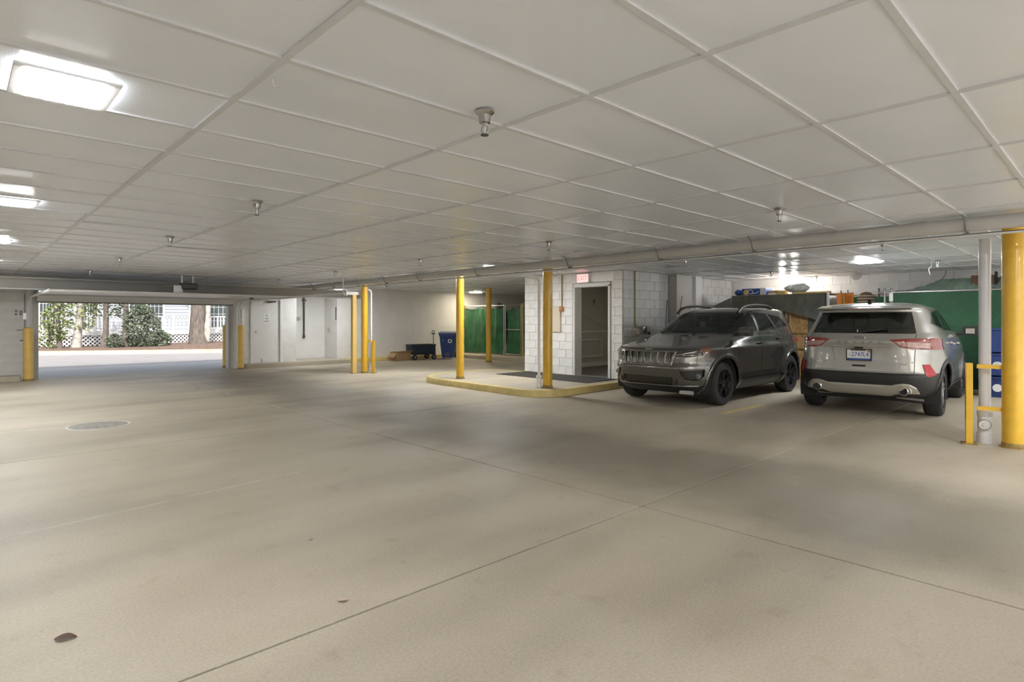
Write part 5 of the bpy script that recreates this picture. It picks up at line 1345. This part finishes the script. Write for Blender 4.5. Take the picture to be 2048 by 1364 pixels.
    [b.split(q, 'reflector', 'redrefl', car, push=.006) for q in (28, 29)]; b.split(32, 'rear_bumper', 'black', car, push=.004); b.split(33, 'skid_plate', 'skid', car, push=.018, thick=.03); [b.split(q, 'sill', 'black', car, push=.006) for q in (64, 65)]
    [b.split(q, 'panel_seam', 'softblack', car, push=-.003) for q in range(80, b.nseam+1)]
    def R(y, z, d=.01): return (b.rear(y, z)-d, y, z)
    # crease above the plate, spoiler, wiper, high brake light
    part('tailgate_crease', MB().tube([R(y, z, .0) for y, z in [(-.64, .985), (-.45, 1.005), (-.36, 1.012), (.36, 1.012), (.45, 1.005), (.64, .985)]], .010, 6), 'paint_silver', car, smooth=40)
    part('lower_crease', MB().tube([R(y, z, -.004) for y, z in [(-.64, .80), (-.45, .79), (0, .785), (.45, .79), (.64, .80)]], .010, 6), 'paint_silver', car, smooth=40)
    spn = [(-1.80, 1.60), (-2.04, 1.565), (-2.05, 1.55), (-2.0, 1.535), (-1.85, 1.55)]
    part('roof_spoiler', MB().prism(spn, -.60, .60, 'y'), 'paint_silver', car, bev=.012, smooth=40)
    part('high_brake_light', MB().box(-2.058, -2.03, -.18, .18, 1.545, 1.556), 'pinklamp', car)
    part('antenna', MB().prism([(-1.45, 1.635), (-1.56, 1.64), (-1.57, 1.70), (-1.55, 1.70)], -.02, .02, 'y'), 'softblack', car)
    em = part('emblem', MB().lathe([(.001, -.012), (.05, -.010), (.055, 0)], (b.rear(0, 1.135), 0, 0), 'x', 24), 'lettergrey', car, smooth=40)
    for v in em.data.vertices: v.co.y *= 1.35; v.co.z = v.co.z*.52+1.135
    part('emblem_ring', MB().tube([(b.rear(0, 1.135)-.014, .078*math.cos(a), 1.135+.031*math.sin(a)) for a in [k*PI/12 for k in range(25)]], .005, 6), 'chrome', car, smooth=40)
    # lettering across the tailgate, spaced singly
    for k, ch in enumerate('ESCAPE'):
        y = .255 - k*.102; me = text_mesh(ch, .055, .003, sx=1.25)
        m4 = Matrix((Vector((0,-1,0)), Vector((0,0,1)), Vector((-1,0,0)))).transposed().to_4x4(); m4.translation = Vector(R(y, 1.068, .006)); me.transform(m4); link('tailgate_letter', me, 'lettergrey', car)
    # plate
    xp = b.rear(0, .90)-.004
    pl = part('licence_plate', MB().box(xp-.012, xp-.004, -.152, .152, .815, .965), 'paper', car)
    fr_ = MB().box(xp-.018, xp-.004, -.160, -.148, .807, .973).box(xp-.018, xp-.004, .148, .160, .807, .973).box(xp-.018, xp-.004, -.16, .16, .962, .974).box(xp-.018, xp-.004, -.16, .16, .806, .816)
    part('plate_frame', fr_, 'softblack', pl)
    part('plate_band', MB().box(xp-.0135, xp-.012, -.148, .148, .816, .840), 'plateblue', pl)
    part('plate_top_band', MB().box(xp-.0135, xp-.012, -.09, .10, .945, .962), 'platebrown', pl)
    part('plate_sticker', MB().box(xp-.0135, xp-.012, -.145, -.105, .93, .96), 'bronze', pl)
    def ptext(nm, s, size, y, z, mat, sx):
        me = text_mesh(s, size, .001, sx=sx); m4 = Matrix((Vector((0,-1,0)), Vector((0,0,1)), Vector((-1,0,0)))).transposed().to_4x4(); m4.translation = Vector((xp-.0145, y, z)); me.transform(m4); link(nm, me, mat, pl)
    ptext('plate_number', '2747L4', .092, -.018, .892, 'plateblue', .80); ptext('plate_letter', 'A', .032, .112, .885, 'ink', 1)
    part('plate_light_bar', MB().prism([(b.rear(0, 1.0)-.02, 1.0), (b.rear(0, 1.0)+.03, 1.0), (b.rear(0, 1.0)+.03, .975), (b.rear(0, 1.0)-.03, .985)], -.05, .05, 'y'), 'softblack', car)
    part('gate_handle', MB().box(b.rear(0, .74)-.008, b.rear(0, .74)+.01, -.085, .085, .722, .748), 'softblack', car, bev=.006)
    part('badge', MB().box(b.rear(.5, .77)-.004, b.rear(.5, .77)+.02, .44, .56, .765, .785), 'chrome', car, bev=.003)
    part('badge', MB().box(b.rear(.5, .77)-.004, b.rear(.5, .77)+.02, -.58, -.46, .765, .785), 'chrome', car, bev=.003)
    for sg in (1, -1):
        xe = b.rear(sg*.54, .40)
        e = part('exhaust', MB().lathe([(.054, .12), (.058, -.055), (.050, -.060), (.046, .10)], (xe, sg*.54, .405), 'x', 20, closed=True), 'chrome', car, smooth=40)
        part('exhaust_bore', MB().lathe([(.047, -.035), (.01, -.034)], (xe, sg*.54, .405), 'x', 16), 'softblack', e)
        part('exhaust_trim', MB().tube([(xe-.012, sg*.54+.085*math.cos(a), .405+.075*math.sin(a)) for a in [-.3+k*(PI+.6)/12 for k in range(13)]], .011, 6), 'skid', car, smooth=40)
        mirror(car, .86, sg*.945, 1.20, sg, 'black', -1)
        wheel(car, ax, sg*.79, .35, .225, 'alloy', 5, sg); wheel(car, rx, sg*.79, .35, .225, 'alloy', 5, sg)
        well(car, ax, sg*.55, sg*.91, ar, az); well(car, rx, sg*.55, sg*.91, ar, az)
        for xh, zh in ((-.02, 1.02), (-.88, 1.05)):
            s_ = b.side(xh, zh); part('door_handle', MB().tube([(xh-.10, sg*s_, zh), (xh-.08, sg*(s_+.035), zh), (xh+.08, sg*(s_+.035), zh), (xh+.10, sg*s_, zh)], .013, 8), 'paint_silver', car, smooth=40)
        part('headlight', MB().tube([(b.front(sg*.55, .86)+.005, sg*.55, .86), (b.front(sg*.78, .90)+.005, sg*.78, .90)], .05, 8), 'lampclear', car, smooth=40)
    part('front_grille', MB().box(b.front(0, .75)-.03, b.front(0, .75)+.01, -.45, .45, .62, .86), 'grille', car, bev=.02)
    part('exhaust_box', MB().box(-2.02, -1.8, -.62, .62, .30, .36), 'darkmetal', car, bev=.02)
    part('tail_pipe_bar', MB().tube([(-2.0, -.74, .275), (-2.0, -.42, .295)], .018, 8).tube([(-2.0, .40, .30), (-2.0, .60, .295)], .016, 8), 'steel', car, smooth=40)
    part('rear_wiper', MB().tube([(b.rear(0, 1.21)-.015, 0, 1.215), (b.rear(-.3, 1.25)-.012, -.34, 1.26)], .009, 6), 'black', car)
    part('wiper_pivot', MB().tube([(b.rear(0, 1.215)-.02, .03, 1.21), (b.rear(0, 1.24)-.015, .035, 1.245)], .008, 6), 'chrome', car)
    part('cabin_floor', MB().box(-1.9, 1.0, -.72, .72, .33, .36), 'softblack', car)
    part('dashboard', MB().prism([(1.05, .75), (1.02, 1.12), (.70, 1.12), (.55, 1.0), (.55, .75)], -.74, .74, 'y'), 'seat', car, bev=.03)
    part('parcel_shelf', MB().box(-2.0, -1.35, -.62, .62, 1.08, 1.10), 'seat', car)
    seats(car, .05, -.85, .34)
    part('underbody', MB().box(-1.85, 1.9, -.68, .68, .22, .27), 'softblack', car)
    return car
silver_suv()

# ================================================================== OUTDOORS
apron = solo('driveway_apron', MB().box(-12, 30, 18.02, 21.4, -.2, -.005), 'apron', 'smooth grey driveway apron outside the garage door', 'driveway', kind='structure')
solo('rear_bounce_slab', MB().box(-14, 30, -30, -4.62, -.2, -.006), 'bounce_slab', 'added pale slab outside the rear opening, bouncing sunlight inside', 'driveway', kind='structure')  # unseen slab added to reflect sun through the rear opening
road = solo('road', MB().add([(-25, 21.4, -.01), (40, 21.4, -.01), (40, 6.0+21, -.01), (12, 25.6, -.01), (8.2, 27.0, -.01), (2.3, 30.1, -.01), (-25, 44, -.01)], [(0,1,2,3,4,5,6)]), 'asphalt', 'pale sunlit road beyond the garage opening', 'road', kind='structure')
def kx(t): return Vector((-25 + 65*t, 0, 0))
kp = [(-25, 43.5), (-4, 33.2), (2.3, 30.0), (5.0, 28.5), (8.2, 26.9), (12, 25.6), (20, 24.0), (40, 22.5)]
vs = []; kb = MB()
for (x, y) in kp: vs += [(x, y, -.02), (x+.03, y+.05, .13), (x+.12, y+.22, .15), (x+.12, y+.26, -.02)]
kb.add(vs, [(i*4+k, i*4+k+1, (i+1)*4+k+1, (i+1)*4+k) for i in range(len(kp)-1) for k in range(3)])
solo('road_kerb', kb, 'curb_out', 'sunlit yellowish kerb along the far side of the road', 'kerb', kind='structure')
gv = []; 
for (x, y) in kp: gv += [(x+.1, y+.2, .13), (x+.6, y+2.5, .15+.20*max(0, min(1, (x-5)/4))), (x+1.5, y+6, .10+.12*max(0, min(1, (x-5)/4))), (x+2, y+40, .1)]
solo('planting_bed', MB().add(gv, [(i*4+k, i*4+k+1, (i+1)*4+k+1, (i+1)*4+k) for i in range(len(kp)-1) for k in range(3)]), 'mulch', 'brown mulch bed under the trees beyond the road', 'planting bed', kind='structure', smooth=60)

# ---- white house with deck
YH = 38.2; YD = 36.0
hs = thing('house', 'white clapboard house with a deck across the road', 'house', (8, YH, 0))
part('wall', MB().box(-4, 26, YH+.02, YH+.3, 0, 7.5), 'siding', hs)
bmesh_ = MB().prism([(0, 0), (-.035, 0.005), (-.012, .185), (0, .185)], -4, 26, 'x').mesh('clapboard')
for k in range(16):
    o = link('clapboard', bmesh_, 'siding', hs, Vector((0, YH, .55+k*.185)) - ORG[hs])
for (x0, x1, z0, z1) in [(10.05, 12.1, .95, 2.6), (7.0, 8.6, .95, 2.6), (3.1, 4.1, .9, 2.7), (4.6, 5.5, .9, 2.7), (12.9, 14.0, .95, 2.6), (-1, .5, .9, 2.7)]:
    wv = part('window', MB().box(x0-.10, x0, YH-.07, YH, z0-.1, z1+.1).box(x1, x1+.10, YH-.07, YH, z0-.1, z1+.1).box(x0, x1, YH-.07, YH, z1, z1+.1).box(x0, x1, YH-.07, YH, z0-.1, z0).box((x0+x1)/2-.04, (x0+x1)/2+.04, YH-.07, YH, z0, z1), 'housewhite', hs)
    part('pane', MB().box(x0, x1, YH-.045, YH-.04, z0, z1), 'winglass', wv)
    mu = MB()
    for q in (1, 2, 3, 5, 6, 7): mu.box(x0+(x1-x0)*q/8-.01, x0+(x1-x0)*q/8+.01, YH-.055, YH-.046, z0, z1)
    for q in (1, 2, 3): mu.box(x0, x1, YH-.055, YH-.046, z0+(z1-z0)*q/4-.01, z0+(z1-z0)*q/4+.01)
    part('glazing_bar', mu, 'housewhite', wv)
part('corner_post', MB().box(12.35, 12.65, YH-.1, YH, .4, 6).box(5.7, 5.95, YH-.1, YH, .4, 6), 'housewhite', hs)
dk = thing('deck', 'white painted deck with railing and lattice skirt across the road', 'deck', (8, YD, 0))
part('deck_floor', MB().box(-2, 20, YD, YH-.12, .64, .78), 'housewhite', dk)
part('fascia', MB().box(-2, 20, YD-.05, YD-.01, .62, .86), 'housewhite', dk)
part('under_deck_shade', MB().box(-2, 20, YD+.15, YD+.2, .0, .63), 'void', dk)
part('top_rail', MB().box(-2, 20, YD-.06, YD+.06, 1.56, 1.63), 'housewhite', dk)
part('bottom_rail', MB().box(-2, 20, YD-.03, YD+.03, .94, 1.0), 'housewhite', dk)
bal = MB().box(-.03, .03, -.02, .02, 1.0, 1.56).mesh('baluster')
k = 0; x = -1.9
while x < 19.9:
    if k % 10 == 0: part('post', MB().box(x-.07, x+.07, YD-.07, YD+.07, .6, 1.70), 'housewhite', dk)
    else: link('baluster', bal, 'housewhite', dk, Vector((x, YD, 0)) - ORG[dk])
    x += .175; k += 1
lt = MB(); pit = .19
for k in range(140):
    x = -2.8 + k*pit
    for sg, yy in ((1, YD-.01), (-1, YD+.008)):
        x0, x1 = (x, x+.60) if sg > 0 else (x+.60, x)
        w_ = .042
        lt.add([(x0-w_, yy, .02), (x0+w_, yy, .02), (x1+w_, yy, .62), (x1-w_, yy, .62), (x0-w_, yy+.012, .02), (x0+w_, yy+.012, .02), (x1+w_, yy+.012, .62), (x1-w_, yy+.012, .62)], [(3,2,1,0),(4,5,6,7),(0,1,5,4),(1,2,6,5),(2,3,7,6),(3,0,4,7)])
o = part('lattice', lt, 'lattice', dk); o['kind'] = 'stuff'

# ---- trees and shrubs between road and deck
def foliage(cx, cy, z0, z1, rx, n, seed, size=.11, hollow=.25):
    rnd = random.Random(seed); mb = MB()
    for _ in range(n):
        a = rnd.uniform(0, 2*PI); t = rnd.uniform(0, 1); r = rx*(hollow+(1-hollow)*math.sqrt(rnd.random()))*math.sin(PI*min(.97, .12+.86*t))**.7
        c = Vector((cx+r*math.cos(a), cy+r*math.sin(a)*.8, z0+(z1-z0)*t))
        R_ = Matrix.Rotation(rnd.uniform(0, 6.28), 3, 'Z') @ Matrix.Rotation(rnd.uniform(-1, 1), 3, 'X') @ Matrix.Rotation(rnd.uniform(-1, 1), 3, 'Y')
        s = size*rnd.uniform(.6, 1.3)
        mb.add([c + R_ @ Vector(p) for p in [(-s, 0, 0), (0, -s*.45, .02), (s, 0, 0), (0, s*.45, .02)]], [(0,1,2,3)])
    return mb
def tree(name, x, y, r, h, mat, label, leafmat=None, crown=None, lean=(0,0), seed=1, branches=5):
    t = thing(name, label, 'tree', (x, y, .1))
    rnd = random.Random(seed); n = 12; pts = []; rs = []
    for k in range(n+1):
        q = k/n; pts.append((x+lean[0]*q+.06*r*math.sin(q*9+seed)*4, y+lean[1]*q, .1+h*q)); rs.append(r*(1.45 if k == 0 else (1.12 if k == 1 else 1-.35*q)))
    part('trunk', MB().tube(pts, rs, 12), mat, t, smooth=60)
    for k in range(branches):
        q = rnd.uniform(.35, .95); b0 = Vector(pts[int(q*n)]); a = rnd.uniform(0, 2*PI); L_ = h*rnd.uniform(.15, .3)
        part('branch', MB().tube([b0, b0+Vector((math.cos(a)*L_*.5, math.sin(a)*L_*.5, L_*.4)), b0+Vector((math.cos(a)*L_, math.sin(a)*L_, L_*1.1))], [r*.3, r*.22, r*.12], 6), mat, t, smooth=60)
    if leafmat:
        o = part('foliage', foliage(x+lean[0]*.6, y, *crown, seed), leafmat, t); o['kind'] = 'stuff'
    return t
tree('tree', 9.15, 33.2, .40, 6.5, 'bark', 'thick-trunked tree in the mulch at the right of the opening', None, None, (.15, 0), 3)
part('pale_bark_patch', MB().tube([(9.42, 32.92, .3), (9.45, 32.88, .9), (9.47, 32.85, 1.6), (9.5, 32.85, 2.4)], [.17, .16, .12, .13], 10), 'bark_pale', bpy.data.objects['tree'], smooth=60)
tree('tree', 4.05, 33.5, .16, 5.5, 'bark_pale', 'pale slender tree at the left of the opening', 'leaf_a', (.9, 3.6, .75, 420), (.35, 0), 5)
tree('tree', 5.05, 33.0, .12, 5.5, 'bark', 'thin dark tree second from the left in the opening', 'leaf_b', (1.6, 4.0, .9, 420), (.1, 0), 6)
tree('tree', 5.75, 32.6, .13, 5.5, 'bark', 'thin brown tree left of the round green shrub', 'leaf_b', (1.5, 3.6, .8, 350), (.25, 0), 7)
tree('tree', 3.35, 33.0, .09, 4.5, 'bark', 'thin dark sapling beside the left bollard', 'leaf_a', (.5, 2.6, .55, 420), (-.1, 0), 8)
def shrub(x, y, z1, rx, n, mat, label, seed):
    t = thing('shrub', label, 'shrub', (x, y, .1))
    st = MB()
    rnd = random.Random(seed)
    for k in range(6):
        a = rnd.uniform(0, 6.28); st.tube([(x, y, .1), (x+.3*rx*math.cos(a), y+.3*rx*math.sin(a), z1*.5), (x+.6*rx*math.cos(a), y+.6*rx*math.sin(a), z1*.85)], [.03, .02, .01], 5)
    part('stem', st, 'bark', t)
    o = part('foliage', foliage(x, y, .12, z1, rx, n, seed, .085, .05), mat, t); o['kind'] = 'stuff'
shrub(6.45, 32.4, 2.1, .85, 2200, 'leaf_b', 'round grey-green shrub in the middle of the opening', 11)
shrub(6.95, 31.4, .9, .55, 700, 'leaf_b', 'low dark shrub at the foot of the round shrub', 12)
shrub(3.0, 33.0, 1.9, .45, 300, 'leaf_a', 'sparse yellow-green bush beside the left bollard', 13)
shrub(5.3, 32.2, .75, .4, 300, 'leaf_b', 'small shrub at the foot of the thin trees', 14)
